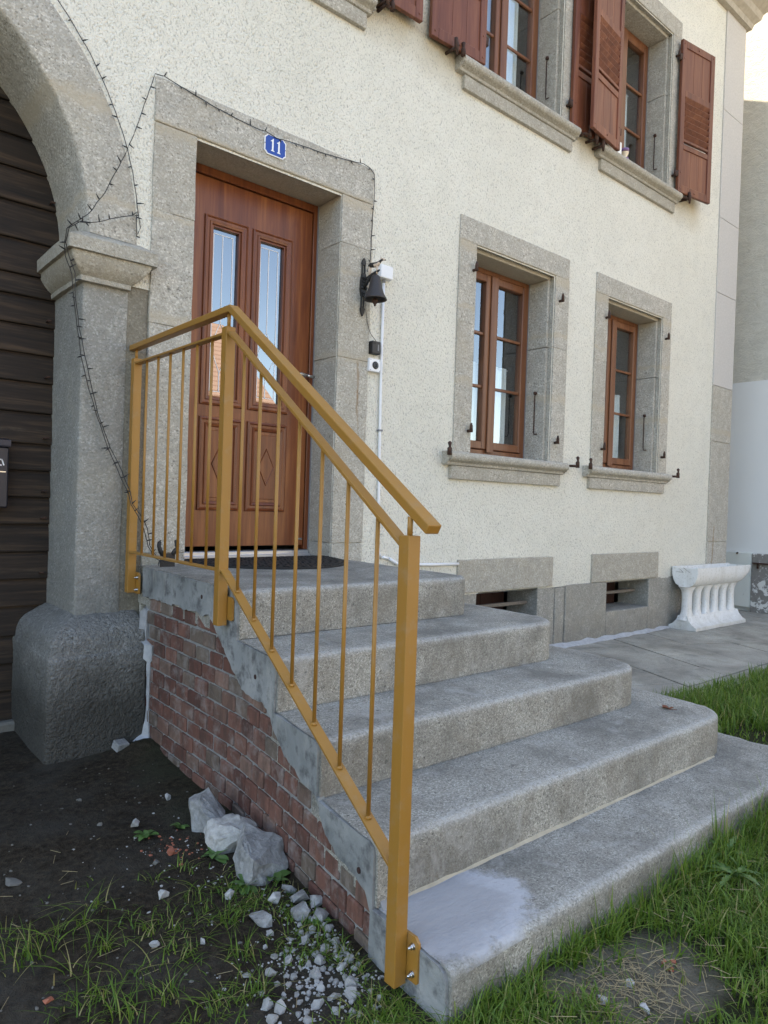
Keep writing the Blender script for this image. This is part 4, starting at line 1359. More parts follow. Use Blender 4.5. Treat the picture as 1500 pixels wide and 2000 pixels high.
# bricks half hidden at the far end
zc, row = 0.628, 0
while zc > 0.0:
    if row % 2 == 1:
        o = inst('brick', BR[row % 5], stairs, (XL(-0.19) + 0.0225, -0.184, zc)); o.scale = (1, 0.85, 0.97)
    zc -= 0.0682; row += 1
bm = B()
mp = [(-0.10, 0.67), (-0.10, -0.2), (-2.2, -0.2), (-2.2, 0.0)] + [(float(a), min(float(b) + 0.04, top_at(float(a) - 0.004) - 0.02)) for a, b in zip(LOWY[1:-1], LOWZ[1:-1])]
bm.free(); bm = flank(mp, 0.0225, 0.075, 0.003)
obj('mortar', bm, 'mortar', stairs)
# white mortar seam between plinth and brickwork, spilling onto the ground
bm = B(); prev = None
for k in range(40):
    z = -0.06 + 0.66 * k / 39
    w = 0.008 + 0.006 * noise.noise(Vector((z * 11, 0, 0))) + (0.03 * max(0, 1 - (z + 0.06) / 0.12)) + (0.02 if 0.36 < z < 0.60 else 0)
    yb_ = -0.178 if z < 0.44 else -0.10
    cur = [bm.verts.new((1.352 - w, yb_ - 0.004 - (0.0 if z < 0.44 else 0.02), z)), bm.verts.new((1.350, yb_ - 0.012 - w * 0.5, z)), bm.verts.new((1.345, yb_ - 0.03 - w, z)), bm.verts.new((1.37, yb_ - 0.02 - w, z)), bm.verts.new((1.37, yb_ + 0.03, z))]
    if prev:
        for i in range(5): bm.faces.new((prev[i], prev[(i + 1) % 5], cur[(i + 1) % 5], cur[i]))
    prev = cur
obj('mortar_seam', bm, 'pale_mortar', stairs, smooth=True, angle=70)

# ================================================================ RAILING
rail = thing('railing', (1.25, -1.2, 0.06), 'ochre painted steel railing with round balusters along the left side of the steps', 'railing')
PL, PM, PN = Vector((1.300, -0.051, 0)), Vector((1.290, -1.020, 0)), Vector((1.156, -2.242, 0))
def post(p, z0, z1, w, rz=0.0):
    b_ = B(); box(b_, -w / 2, w / 2, -w / 2, w / 2, 0, z1 - z0, 0.0022, 2)
    o = obj('post', b_, 'rail', rail, (p.x, p.y, z0)); return o
post(PL, 0.672, 1.826, 0.040)
post(PM, 0.658, 1.815, 0.040)
post(PN, -0.022, 1.076, 0.038)
def strip(name, pts, w, h, bev=0.002):
    """mitred rectangular bar through points lying in a vertical plane"""
    b_ = B(); rr = []
    for i, p in enumerate(pts):
        p = Vector(p)
        a = Vector(pts[max(0, i - 1)]); c = Vector(pts[min(len(pts) - 1, i + 1)])
        d1 = (p - a).normalized() if i > 0 else (c - p).normalized()
        d2 = (c - p).normalized() if i < len(pts) - 1 else d1
        d = (d1 + d2).normalized()
        side = Vector((d.y, -d.x, 0)).normalized()
        up_ = side.cross(d).normalized()
        if up_.z < 0: up_ = -up_
        sc = 1.0 / max(0.3, d.dot(d1))
        q = []
        for su, sv in ((-1, -1), (1, -1), (1, 1), (-1, 1)):
            q.append(p + side * (su * w / 2) + up_ * (sv * h / 2 * sc))
        rr.append(q)
    rings_loft(b_, rr)
    bmesh.ops.recalc_face_normals(b_, faces=b_.faces)
    if bev: bmesh.ops.bevel(b_, geom=[e for e in b_.edges if e.calc_face_angle(0) > 0.9], offset=bev, segments=2, profile=0.5, affect='EDGES')
    return obj(name, b_, 'rail', rail)
# handrail
HL, HM, HN = Vector((1.300, 0.0, 1.884)), Vector((1.289, -1.052, 1.880)), Vector((1.165, -2.315, 1.093))
strip('handrail', [HL, HM, HN], 0.040, 0.026, 0.003)
UL, UM, UN = Vector((1.300, -0.071, 1.802)), Vector((1.289, -1.047, 1.790)), Vector((1.160, -2.222, 1.052))
strip('top_bar', [UL, UM, UN], 0.034, 0.010, 0.0015)
BL, BM_, BN = Vector((1.300, -0.071, 0.872)), Vector((1.289, -1.052, 0.872)), Vector((1.158, -2.222, 0.262))
strip('bottom_bar', [BL, BM_, BN], 0.036, 0.008, 0.0015)
def z_on(a, m_, b, y):
    if y > m_.y: t = (y - a.y) / (m_.y - a.y); return a.z + (m_.z - a.z) * t
    t = (y - m_.y) / (b.y - m_.y); return m_.z + (b.z - m_.z) * t
def x_on(y):
    if y > PM.y: return PL.x + (PM.x - PL.x) * (y - PL.y) / (PM.y - PL.y)
    return PM.x + (PN.x - PM.x) * (y - PM.y) / (PN.y - PM.y)
for k in range(1, 7):
    yy = PL.y + (PM.y - PL.y) * k / 7
    b_ = B(); tube(b_, [(0, 0, z_on(BL, BM_, BN, yy)), (0, 0, z_on(UL, UM, UN, yy))], 0.006, 12)
    obj('baluster', b_, 'rail', rail, (x_on(yy), yy, 0))
for k in range(1, 8):
    yy = PM.y - 0.012 + (PN.y - PM.y + 0.0) * k / 8
    b_ = B()
    z0_ = z_on(BL, BM_, BN, yy)
    tube(b_, [(0, 0, z0_), (0, 0, z_on(UL, UM, UN, yy))], 0.006, 12)
    tube(b_, [(0, 0, z0_ + 0.003), (0, 0, z0_ + 0.0075), (0, 0, z0_ + 0.011)], [0.0095, 0.0085, 0.006], 12)
    obj('baluster', b_, 'rail', rail, (x_on(yy), yy, 0))
for p, z0, z1 in ((PL, 1.825, 1.874), (PM, 1.814, 1.872), (PN, 1.075, 1.122)):
    b_ = B(); tube(b_, [(0, 0, z0), (0, 0, z1)], 0.007, 12)
    obj('stub', b_, 'rail', rail, (p.x, p.y + (0.004 if p is PL else 0), 0))
# side plates with bolts
for p, za, zb, xo in ((PL, 0.668, 0.772, 0.0235), (PM, 0.68, 0.77, 0.0235), (PN, -0.008, 0.104, 0.0222)):
    b_ = B()
    wy = 0.058
    pl = [(p.y + 0.03, za), (p.y - wy + 0.004, za), (p.y - wy, za + 0.004), (p.y - wy, zb - 0.012), (p.y - wy + 0.012, zb), (p.y + 0.03, zb)]
    prism(b_, pl, 'x', p.x + xo - 0.0025, p.x + xo + 0.0055)
    o = obj('bracket', b_, 'rail', rail)
    if p is not PM:
        for zz in (za + 0.02, zb - 0.024):
            b_ = B()
            lx = p.x + xo - 0.0025
            yb_ = p.y - 0.040
            tube(b_, [(lx, yb_, zz), (lx - 0.002, yb_, zz)], 0.0085, 12)
            tube(b_, [(lx - 0.002, yb_, zz), (lx - 0.009, yb_, zz)], 0.0068, 6)
            tube(b_, [(lx - 0.009, yb_, zz), (lx - 0.014, yb_, zz), (lx - 0.017, yb_, zz)], [0.004, 0.004, 0.002], 8)
            obj('bolt', b_, 'steel', o)

# ================================================================ THINGS ROUND THE DOOR
mat_ = B()
pts = [(2.08 - 0.50, 0.10)]
for k in range(33):
    t = math.pi * k / 32
    pts.append((2.08 - 0.50 * math.cos(t), 0.10 - 0.60 * math.sin(t)))
prism(mat_, pts, 'z', 0.8015, 0.812)
doormat = obj('doormat', mat_, 'black_rubber', None, label='black half-round rubber doormat on the landing before the door', category='doormat')
rbm = B()
for k in range(26):
    y_ = 0.08 - 0.022 * k
    hw = 0.5 * math.sqrt(max(0, 1 - ((0.10 - y_) / 0.60) ** 2)) - 0.02
    if hw > 0.03:
        nseg = int(hw * 2 / 0.045)
        for q in range(nseg):
            xa = 2.08 - hw + q * (2 * hw / nseg) + (0.01 if k % 2 else 0)
            box(rbm, xa, xa + 2 * hw / nseg - 0.012, y_ - 0.007, y_ + 0.007, 0.8121, 0.8175)
rib = obj('rib', rbm, 'black_rubber', doormat); rib['kind'] = 'stuff'

sc = thing('boot_scraper', (1.45, -0.12, 0.80), 'black iron boot scraper with two upright horns at the left end of the landing', 'boot scraper')
b_ = B()
prism(b_, [(1.418, 0.800), (1.492, 0.800), (1.492, 0.868), (1.418, 0.868)], 'y', -0.135, -0.125)
obj('plate', b_, 'black_iron', sc)
for s in (-1, 1):
    b_ = B(); cx = 1.455
    tube(b_, [(cx + s * 0.026, -0.13, 0.860), (cx + s * 0.040, -0.13, 0.885), (cx + s * 0.046, -0.13, 0.905), (cx + s * 0.044, -0.13, 0.925), (cx + s * 0.040, -0.13, 0.934)], [0.012, 0.011, 0.010, 0.010, 0.007], 10)
    obj('horn', b_, 'black_iron', sc)

# house number
num = thing('house_number', (2.063, -0.02, 3.15), 'small blue enamel plate with white number 11 above the door', 'sign')
def plate_outline(x0, x1, z0, z1, c):
    def nick(cx, cz, sx, sz):
        return []
    o = []
    def cor(cx, cz, sx, sz):
        # concave clipped corner
        q = []
        for k in range(6):
            t = math.pi / 2 * k / 5
            q.append((cx + sx * c * math.cos(t) * 0.9, cz + sz * c * math.sin(t) * 0.9))
        return q
    o += list(reversed(cor(x0, z0, 1, 1)))[::1]
    o += cor(x1, z0, -1, 1)
    o += list(reversed(cor(x1, z1, -1, -1)))
    o += cor(x0, z1, 1, -1)
    # order so that it runs round once
    return o
def ring_plate(x0, x1, z0, z1, c):
    o = [(x0, z0 + c), (x0 + c * 0.55, z0 + c * 0.55), (x0 + c, z0), (x1 - c, z0), (x1 - c * 0.55, z0 + c * 0.55), (x1, z0 + c), (x1, z1 - c), (x1 - c * 0.55, z1 - c * 0.55), (x1 - c, z1), (x0 + c, z1), (x0 + c * 0.55, z1 - c * 0.55), (x0, z1 - c)]
    return o
X0, X1, Z0, Z1 = 1.994, 2.134, 3.094, 3.206
b_ = B(); prism(b_, ring_plate(X0, X1, Z0, Z1, 0.018), 'y', -0.0215, -0.0145); obj('plate', b_, 'enamel_white', num)
b_ = B(); prism(b_, ring_plate(X0 + 0.006, X1 - 0.006, Z0 + 0.006, Z1 - 0.006, 0.016), 'y', -0.0226, -0.0216); obj('field', b_, 'enamel_blue', num)
for k, cx in enumerate((2.046, 2.086)):
    b_ = B()
    zb, zt_ = 3.117, 3.187
    prism(b_, [(cx - 0.005, zb + 0.006), (cx - 0.011, zb + 0.004), (cx - 0.011, zb), (cx + 0.011, zb), (cx + 0.011, zb + 0.004), (cx + 0.005, zb + 0.006), (cx + 0.005, zt_), (cx, zt_), (cx - 0.004, zt_ - 0.007), (cx - 0.013, zt_ - 0.013), (cx - 0.013, zt_ - 0.018), (cx - 0.005, zt_ - 0.016)], 'y', -0.0238, -0.0227)
    obj('numeral', b_, 'enamel_white', num)
b_ = B()
for sx in (X0 + 0.002, X1 - 0.002): lathe(b_, [(0.0, -0.0245), (0.004, -0.024), (0.0045, -0.0227)], (sx, 0, 3.150), 8, 'y')
obj('screw', b_, 'steel', num)

# bell on an ornamental iron bracket, a little cow on the arm
bell = thing('wall_bell', (2.73, -0.02, 2.5), 'dark cast-iron wall bell on an ornate bracket right of the door', 'bell')
b_ = B()
def blob(bm, c, r, sy=0.5, seg=10):
    lathe(bm, [(0.0, -r[1]), (r[0] * 0.7, -r[1] * 0.7), (r[0], 0), (r[0] * 0.7, r[1] * 0.7), (0.0, r[1])], c, seg)
yb = -0.02
def loop(z0, z1, w):
    bar(b_, (2.727 - w, yb, z0), (2.727 - w, yb, z1), 0.008, 0.010, 0.002); bar(b_, (2.727 + w, yb, z0), (2.727 + w, yb, z1), 0.008, 0.010, 0.002)
loop(2.585, 2.655, 0.010); loop(2.375, 2.450, 0.010)
prism(b_, [(2.727, 2.690), (2.716, 2.672), (2.711, 2.655), (2.716, 2.645), (2.738, 2.645), (2.743, 2.655), (2.738, 2.672)], 'y', -0.026, -0.013)
prism(b_, [(2.727, 2.325), (2.713, 2.350), (2.709, 2.372), (2.716, 2.385), (2.738, 2.385), (2.745, 2.372), (2.741, 2.350)], 'y', -0.026, -0.013)
prism(b_, [(2.712, 2.45), (2.742, 2.45), (2.752, 2.49), (2.748, 2.55), (2.740, 2.59), (2.714, 2.59), (2.706, 2.55), (2.702, 2.49)], 'y', -0.030, -0.013)
for (cx, cz) in ((2.712, 2.50), (2.742, 2.50), (2.727, 2.54), (2.715, 2.565), (2.739, 2.565), (2.727, 2.47)):
    blob(b_, (cx, -0.030, cz), (0.011, 0.011))
bmesh.ops.recalc_face_normals(b_, faces=b_.faces)
obj('back_plate', b_, 'black_iron', bell)
BX, BY = 2.742, -0.125
b_ = B()
tube(b_, [(2.727, -0.03, 2.50), (2.730, -0.06, 2.535), (2.736, -0.09, 2.566), (2.742, -0.125, 2.580), (2.746, -0.155, 2.590)], [0.010, 0.012, 0.012, 0.010, 0.005], 8)
tube(b_, [(2.727, -0.03, 2.545), (2.730, -0.065, 2.560), (2.737, -0.10, 2.578)], [0.008, 0.009, 0.006], 8)
tube(b_, [(BX, BY, 2.585), (BX, BY, 2.555)], 0.007, 8)
obj('arm', b_, 'black_iron', bell)
b_ = B()
lathe(b_, [(0.0, 0.150), (0.020, 0.149), (0.028, 0.140), (0.034, 0.115), (0.042, 0.075), (0.056, 0.035), (0.072, 0.008), (0.075, 0.0), (0.072, -0.001), (0.066, 0.008), (0.050, 0.035), (0.036, 0.075), (0.028, 0.11), (0.0, 0.13)], (BX, BY, 2.412), 28)
obj('bell', b_, 'bell_bronze', bell)
b_ = B()
tube(b_, [(BX, BY, 2.53), (BX, BY, 2.42)], 0.004, 6)
lathe(b_, [(0.0, -0.032), (0.006, -0.030), (0.007, -0.020), (0.018, -0.006), (0.020, 0.004), (0.012, 0.018), (0.0, 0.022)], (BX, BY, 2.402), 12)
obj('clapper', b_, 'rust', bell)
# cow figure standing on the arm
b_ = B()
cz = 2.625
body = [(2.722, -0.075, cz), (2.728, -0.09, cz + 0.004), (2.738, -0.115, cz + 0.002), (2.745, -0.135, cz + 0.004), (2.750, -0.148, cz + 0.014), (2.756, -0.160, cz + 0.028)]
tube(b_, body, [0.007, 0.015, 0.017, 0.016, 0.010, 0.007], 8)
tube(b_, [(2.754, -0.156, cz + 0.026), (2.760, -0.172, cz + 0.030), (2.765, -0.184, cz + 0.022)], [0.008, 0.009, 0.005], 8)
for s in (-1, 1):
    tube(b_, [(2.757 + s * 0.006, -0.164, cz + 0.034), (2.757 + s * 0.016, -0.164, cz + 0.045)], [0.003, 0.0015], 5)
for (px_, py_) in ((2.724, -0.082), (2.732, -0.086), (2.740, -0.136), (2.748, -0.132)):
    tube(b_, [(px_, py_, cz - 0.005), (px_, py_, cz - 0.030), (px_, py_, cz - 0.055)], [0.006, 0.004, 0.0045], 6, mi=1)
tube(b_, [(2.722, -0.075, cz + 0.004), (2.718, -0.068, cz - 0.015), (2.719, -0.068, cz - 0.035)], [0.002, 0.002, 0.003], 5)
for f in b_.faces:
    c = f.calc_center_median()
    if noise.noise(Vector(c) * 60) > 0.05: f.material_index = 1
obj('cow_figure', b_, ['black_iron', 'cow_white'], bell)

# junction box with conduit
jb = thing('junction_box', (2.89, -0.02, 2.64), 'white plastic junction box with a white conduit running down the cream wall', 'junction box')
b_ = B(); box(b_, 2.848, 2.950, -0.048, 0.004, 2.596, 2.680, 0.006, 2); obj('box', b_, 'white_plastic', jb)
b_ = B()
tube(b_, [(2.900, -0.014, 2.598), (2.902, -0.014, 2.0), (2.914, -0.014, 1.35), (2.926, -0.014, 0.90), (2.932, -0.015, 0.83), (2.955, -0.016, 0.805)], 0.0095, 10)
tube(b_, [(2.955, -0.016, 0.805), (3.02, -0.016, 0.795)], 0.0095, 10)
obj('conduit', b_, 'white_plastic', jb)
b_ = B(); tube(b_, [(3.02, -0.016, 0.795), (3.10, -0.016, 0.755), (3.40, -0.016, 0.742), (3.684, -0.016, 0.738)], 0.0105, 10); obj('conduit', b_, 'white_plastic', jb)
b_ = B(); tube(b_, [(2.900, -0.014, 2.600), (2.900, -0.014, 2.575)], 0.012, 10); obj('gland', b_, 'grey_seal', jb)
for zz in (1.62,):
    b_ = B(); box(b_, 2.892, 2.926, -0.026, 0.0, zz, zz + 0.012, 0.003); obj('clip', b_, 'grey_seal', jb)

# doorbell camera and battery box with its thin lead
db = thing('doorbell', (2.842, -0.03, 2.03), 'square white doorbell with a round black centre below the small black box', 'doorbell')
b_ = B(); box(b_, 2.792, 2.884, -0.030, 0.004, 1.993, 2.075, 0.004, 2); obj('housing', b_, 'white_plastic', db)
b_ = B(); lathe(b_, [(0.0, -0.034), (0.022, -0.0345), (0.024, -0.033), (0.025, -0.0302)], (2.840, 0, 2.034), 24, 'y'); obj('button', b_, 'black_plastic', db)
b_ = B(); lathe(b_, [(0.0, -0.0352), (0.004, -0.0352), (0.005, -0.0343)], (2.840, 0, 2.034), 12, 'y'); lathe(b_, [(0.013, -0.0346), (0.0145, -0.0352), (0.016, -0.0346)], (2.840, 0, 2.034), 20, 'y'); obj('lens', b_, 'grey_seal', db)
for sx in (2.801, 2.876):
    for sz in (2.001, 2.067):
        b_ = B(); lathe(b_, [(0.0, -0.0315), (0.003, -0.0315), (0.0035, -0.0302)], (sx, 0, sz), 8, 'y'); obj('screw', b_, 'steel', db)
bx = thing('battery_box', (2.84, -0.03, 2.145), 'small black plastic battery box on the wall above the white doorbell', 'battery box')
b_ = B(); box(b_, 2.802, 2.872, -0.042, 0.004, 2.104, 2.186, 0.006, 2); obj('housing', b_, 'black_plastic', bx)
b_ = B(); box(b_, 2.80, 2.83, -0.046, -0.0425, 2.17, 2.182, 0.001); obj('clip', b_, 'black_plastic', bx)
b_ = B(); prism(b_, [(2.845, 2.125), (2.856, 2.125), (2.854, 2.165), (2.846, 2.165)], 'y', -0.0432, -0.0421); obj('print', b_, 'grey_seal', bx)
b_ = B(); tube(b_, [(2.752, -0.022, 2.42), (2.757, -0.02, 2.36), (2.772, -0.02, 2.29), (2.80, -0.02, 2.23), (2.835, -0.025, 2.196), (2.842, -0.03, 2.184)], 0.0018, 6); obj('lead', b_, 'black_plastic', bx)

# fairy lights
def fairy(name, paths, label, group=None):
    o = thing(name, paths[0][0], label, 'string lights', group)
    for path_ in paths:
        P = [Vector(p) for p in path_]
        # resample with a little slack and twist
        pts, acc = [], 0.0
        for a, b in zip(P[:-1], P[1:]):
            n = max(2, int((b - a).length / 0.025))
            for i in range(n): pts.append(a.lerp(b, i / n))
        pts.append(P[-1])
        pts = [p + noise.noise_vector(p * 16) * 0.004 for p in pts]
        b_ = B(); tube(b_, pts, 0.0021, 6); obj('cable', b_, 'black_plastic', o)
        L = 0.0; nxt = 0.04
        for a, b in zip(pts[:-1], pts[1:]):
            L += (b - a).length
            if L > nxt:
                nxt += random.uniform(0.055, 0.115); kl = random.uniform(0.65, 1.25)
                d = (b - a).normalized()
                side = d.cross(Vector((0, -1, 0))).normalized() * random.choice((-1, 1))
                u = (side + d * random.uniform(-0.35, 0.35) + Vector((0, -0.35, 0))).normalized()
                bb_ = B()
                tube(bb_, [a, a + u * 0.016 * kl, a + u * 0.018 * kl, a + u * 0.027 * kl], [0.0030, 0.0034, 0.0022, 0.0016], 6)
                obj('bulb', bb_, 'black_plastic', o)
    return o
archp = []
for deg in (62, 55, 48, 42, 36, 30, 24, 18, 12, 6, 1, -1):
    a = R(deg); rr = RO + 0.012 * math.sin(deg) - 0.004
    archp.append((ARC[0] + rr * math.cos(a), -0.014, ARC[1] + rr * math.sin(a) + 0.06))
archp += [(1.292, -0.02, 2.56), (1.268, -0.03, 2.528), (1.20, -0.04, 2.500), (1.10, -0.06, 2.440), (1.04, -0.09, 2.410)]
drop = [(1.04, -0.09, 2.410), (0.985, -0.105, 2.398), (0.950, -0.09, 2.36), (0.945, -0.06, 2.30), (0.955, -0.05, 2.25), (0.985, -0.05, 2.17), (1.000, -0.04, 2.06), (1.022, -0.025, 1.94), (1.048, -0.022, 1.80), (1.085, -0.02, 1.66), (1.13, -0.025, 1.52), (1.18, -0.03, 1.38), (1.225, -0.06, 1.26), (1.262, -0.09, 1.165), (1.268, -0.115, 1.11), (1.300, -0.13, 1.05), (1.335, -0.12, 0.99), (1.37, -0.10, 0.90), (1.40, -0.115, 0.84), (1.43, -0.14, 0.82)]
drop2 = [Vector(p) + Vector((0.010 + 0.006 * math.sin(i * 1.7), -0.004, 0.004)) for i, p in enumerate(drop)]
fairy('string_lights', [archp, drop, drop2], 'unlit black fairy lights round the arch and down the pillar to the landing')
lint = [(0.985, -0.105, 2.398), (1.04, -0.09, 2.45), (1.126, -0.04, 2.593), (1.218, -0.025, 2.796), (1.288, -0.016, 2.997), (1.362, -0.018, 3.268), (1.411, -0.02, 3.276), (1.499, -0.019, 3.258), (1.636, -0.019, 3.235), (1.786, -0.019, 3.220), (1.96, -0.021, 3.206), (1.994, -0.026, 3.208), (2.063, -0.027, 3.200), (2.144, -0.022, 3.212), (2.432, -0.019, 3.232), (2.60, -0.019, 3.255), (2.70, -0.019, 3.268), (2.755, -0.018, 3.262), (2.790, -0.018, 3.235), (2.800, -0.016, 3.17), (2.794, -0.016, 3.043), (2.790, -0.016, 2.94), (2.786, -0.016, 2.847), (2.783, -0.016, 2.70), (2.772, -0.02, 2.66), (2.765, -0.025, 2.62)]
fairy('string_lights', [lint], 'unlit black fairy lights strung over the door lintel past the number plate')

# ================================================================ STONE TROUGH
tr = thing('stone_trough', (7.35, -0.155, 0), 'white painted stone trough on six short columns by the house corner', 'trough')
b_ = B()
yc = -0.150
def trough_ring(x, s, zb):
    out = [(-0.130, 0.622), (-0.130, 0.56), (-0.120, 0.505), (-0.090, 0.455), (-0.045, 0.428), (0.0, 0.42), (0.045, 0.428), (0.090, 0.455), (0.120, 0.505), (0.130, 0.56), (0.130, 0.622)]
    inn = [(0.105, 0.620), (0.100, 0.56), (0.06, 0.51), (0.0, 0.495), (-0.06, 0.51), (-0.100, 0.56), (-0.105, 0.620)]
    r_ = []
    for (a, z) in out + inn:
        v = Vector((x, yc + a * s, 0.622 - (0.622 - z) * (1.0 if zb == 0 else zb)))
        v += noise.noise_vector(v * 14) * 0.003
        r_.append(v)
    return r_
rr = [trough_ring(6.80 + 0.1 * k, 1.0, 0) for k in range(12)] + [trough_ring(7.96, 1.0, 0.88), trough_ring(8.01, 0.98, 0.66), trough_ring(8.035, 0.97, 0.40)]
rings_loft(b_, rr, True, True, True)
for (xa, xb) in ((6.802, 6.835), (7.97, 8.0)):
    hw = 0.104
    prism(b_, [(yc - hw, 0.615), (yc - 0.098, 0.55), (yc - 0.058, 0.508), (yc, 0.493), (yc + 0.058, 0.508), (yc + 0.098, 0.55), (yc + hw, 0.615)], 'x', xa, xb)
obj('basin', b_, 'trough', tr, smooth=True, angle=38)
b_ = B(); bar(b_, (6.7995, -0.135, 0.617), (6.7995, -0.20, 0.575), 0.0015, 0.003); bar(b_, (6.7995, -0.07, 0.573), (6.7995, -0.135, 0.572), 0.0015, 0.003); bar(b_, (6.7995, -0.135, 0.572), (6.7995, -0.10, 0.60), 0.0015, 0.003)
obj('crack', b_, 'pebble', tr)
b_ = B()
rr = []
for k in range(13):
    x = 6.785 + (7.93 - 6.785) * k / 12
    prof = [(-0.140, 0.0), (-0.138, 0.035), (-0.10, 0.055), (-0.066, 0.095), (-0.048, 0.14), (0.048, 0.14), (0.066, 0.095), (0.10, 0.055), (0.138, 0.035), (0.140, 0.0)]
    q = []
    for a, z in prof:
        v = Vector((x, yc + a, z + 0.002)); v += noise.noise_vector(v * 16) * 0.006
        v.z = max(v.z, 0.003)
        q.append(v)
    rr.append(q)
rings_loft(b_, rr)
obj('foot', b_, 'trough', tr, smooth=True, angle=45)
for k in range(6):
    cx = 6.865 + 0.192 * k
    b_ = B(); rr = []
    wide = 1.15 if k == 0 else 1.0
    for z, rx, ry in ((0.10, 0.094, 0.062), (0.135, 0.078, 0.052), (0.165, 0.060, 0.046), (0.20, 0.050, 0.043), (0.30, 0.047, 0.042), (0.365, 0.050, 0.044), (0.395, 0.062, 0.05), (0.415, 0.078, 0.058), (0.432, 0.096, 0.066)):
        q = []
        for i in range(16):
            t = 2 * math.pi * i / 16
            c, s = math.cos(t), math.sin(t)
            q.append((cx + rx * wide * math.copysign(abs(c) ** 0.75, c), yc + ry * math.copysign(abs(s) ** 0.75, s), z))
        rr.append(q)
    rings_loft(b_, rr, smooth=True)
    obj('column', b_, 'trough', tr, smooth=True, angle=60)

# ================================================================ NEIGHBOURING HOUSE
nb = thing('neighbour_house', (10.5, 4, 0), 'tall pale neighbouring house wall beyond the corner, sunlit at the top', 'house')
b_ = B(); box(b_, 8.955, 17, -3.0, 12, 2.80, 9.6); obj('wall', b_, 'neigh', nb)
b_ = B(); box(b_, 8.935, 17, -3.0, 12, -0.1, 2.797, 0.004); obj('wall', b_, 'white_render', nb)
b_ = B(); prism(b_, [(-3.4, 9.55), (4.5, 13.2), (12.4, 9.55), (12.4, 9.8), (4.5, 13.45), (-3.4, 9.8)], 'x', 8.55, 17.4); obj('roof', b_, 'tiles', nb)
b_ = B(); box(b_, 8.875, 8.934, 0.055, 1.6, 0.045, 0.712, 0.008); obj('panel', b_, 'white_paint', nb)
b_ = B(); stone(b_, 8.865, 8.9345, -0.65, 0.049, -0.02, 0.708, 0.01, 0.006, 0.08, 2); obj('peeling_pier', b_, 'peel', nb)
b_ = B(); box(b_, 8.80, 8.87, -0.16, 0.02, 0.585, 0.60, 0.003); tube(b_, [(8.85, -0.03, 0.585), (8.85, -0.03, 0.53)], 0.012, 8); obj('bracket', b_, 'rust', nb)
b_ = B(); tube(b_, [(8.875, 0.22, 0.700), (8.862, 0.22, 0.698), (8.855, 0.22, 0.69)], 0.012, 8); obj('stud', b_, 'rust', nb)

# houses across the road: what the door and window panes mirror
def far_house(name, x0, x1, y0, y1, h, ridge, label, hip=True):
    t_ = thing(name, ((x0 + x1) / 2, (y0 + y1) / 2, 0), label, 'house')
    b_ = B(); box(b_, x0, x1, y0, y1, -0.1, h); obj('wall', b_, 'cream_house', t_)
    b_ = B(); e = 0.5; ym = (y0 + y1) / 2; hx = (y1 - y0) / 2 if hip else -e
    v = [b_.verts.new(p) for p in ((x0 - e, y0 - e, h), (x1 + e, y0 - e, h), (x1 + e, y1 + e, h), (x0 - e, y1 + e, h), (x0 + hx, ym, ridge), (x1 - hx, ym, ridge))]
    for f in ((0, 1, 5, 4), (2, 3, 4, 5), (1, 2, 5), (3, 0, 4), (3, 2, 1, 0)): b_.faces.new([v[i] for i in f])
    obj('roof', b_, 'tiles', t_)
    n = max(2, int((x1 - x0) / 2.6))
    for fl in range(max(1, int(h // 2.7))):
        for k in range(n):
            cx = x0 + (x1 - x0) * (k + 0.5) / n
            b_ = B(); frame_boxes(b_, cx - 0.5, cx + 0.5, y1 - 0.02, y1 + 0.05, 1.0 + 2.7 * fl, 2.4 + 2.7 * fl, 0.09, 0.09, 0.09, 0.09)
            w_ = obj('window', b_, 'white_plastic', t_)
            b_ = B(); box(b_, cx - 0.41, cx + 0.41, y1 + 0.005, y1 + 0.012, 1.09 + 2.7 * fl, 2.31 + 2.7 * fl); obj('pane', b_, 'mailbox_paint', w_)
    return t_
far_house('cottage', -1.0, 11.15, -22.5, -15.0, 3.7, 7.3, 'low cream cottage with a red tiled gable roof across the road', False)
far_house('tall_house', 15.8, 20.6, -20.5, -17.0, 10.5, 13.0, 'tall narrow cream house across the road', True)

# ================================================================ CURTAINS AND SILL ORNAMENTS
def curtain(name, x0, x1, z0, z1, y, label, scallop=0.0):
    n = int((x1 - x0) / 0.008)
    b_ = B(); prev = None
    for i in range(n + 1):
        x = x0 + (x1 - x0) * i / n
        f = 0.016 * math.sin(x * 62 + 1.3 * math.sin(x * 13)) + 0.008 * math.sin(x * 131)
        zz = z0 + (scallop * abs(math.sin((x - x0) * math.pi / 0.095)) if scallop else 0)
        cur = [b_.verts.new((x, y + f * (0.7 if k == 4 else 1), zz + (z1 - zz) * k / 4)) for k in range(5)]
        if prev:
            for k in range(4):
                fc = b_.faces.new((prev[k], cur[k], cur[k + 1], prev[k + 1])); fc.smooth = True
        prev = cur
    o = put(bpy.data.objects.new(name, mesh_of(b_, name, 'curtain_cloth', True)), None, None, None, label, 'curtain')
    b2 = B(); tube(b2, [(x0 - 0.02, y, z1 - 0.012), (x1 + 0.02, y, z1 - 0.012)], 0.005, 6)
    obj('curtain_rod', b2, 'white_plastic', o)
    return o
curtain('curtain', 3.86, 4.55, 1.66, 2.31, 0.335, 'white half-height cafe curtain behind the ground-floor window nearest the door', 0.03)
curtain('curtain', 5.58, 6.29, 1.66, 2.31, 0.335, 'white half-height cafe curtain behind the ground-floor window nearest the house corner', 0.03)
curtain('curtain', 4.05, 4.56, 4.36, 5.55, 0.345, 'long white curtain behind the upstairs window with the open leaf over the ground-floor window')
curtain('curtain', 5.58, 6.25, 4.36, 5.28, 0.345, 'white curtain behind the upstairs window that has ornaments on its sill')
og = thing('sill_figurine', (5.80, 0.06, 4.29), 'small cream and mauve china figurine on the upstairs window sill', 'figurine')
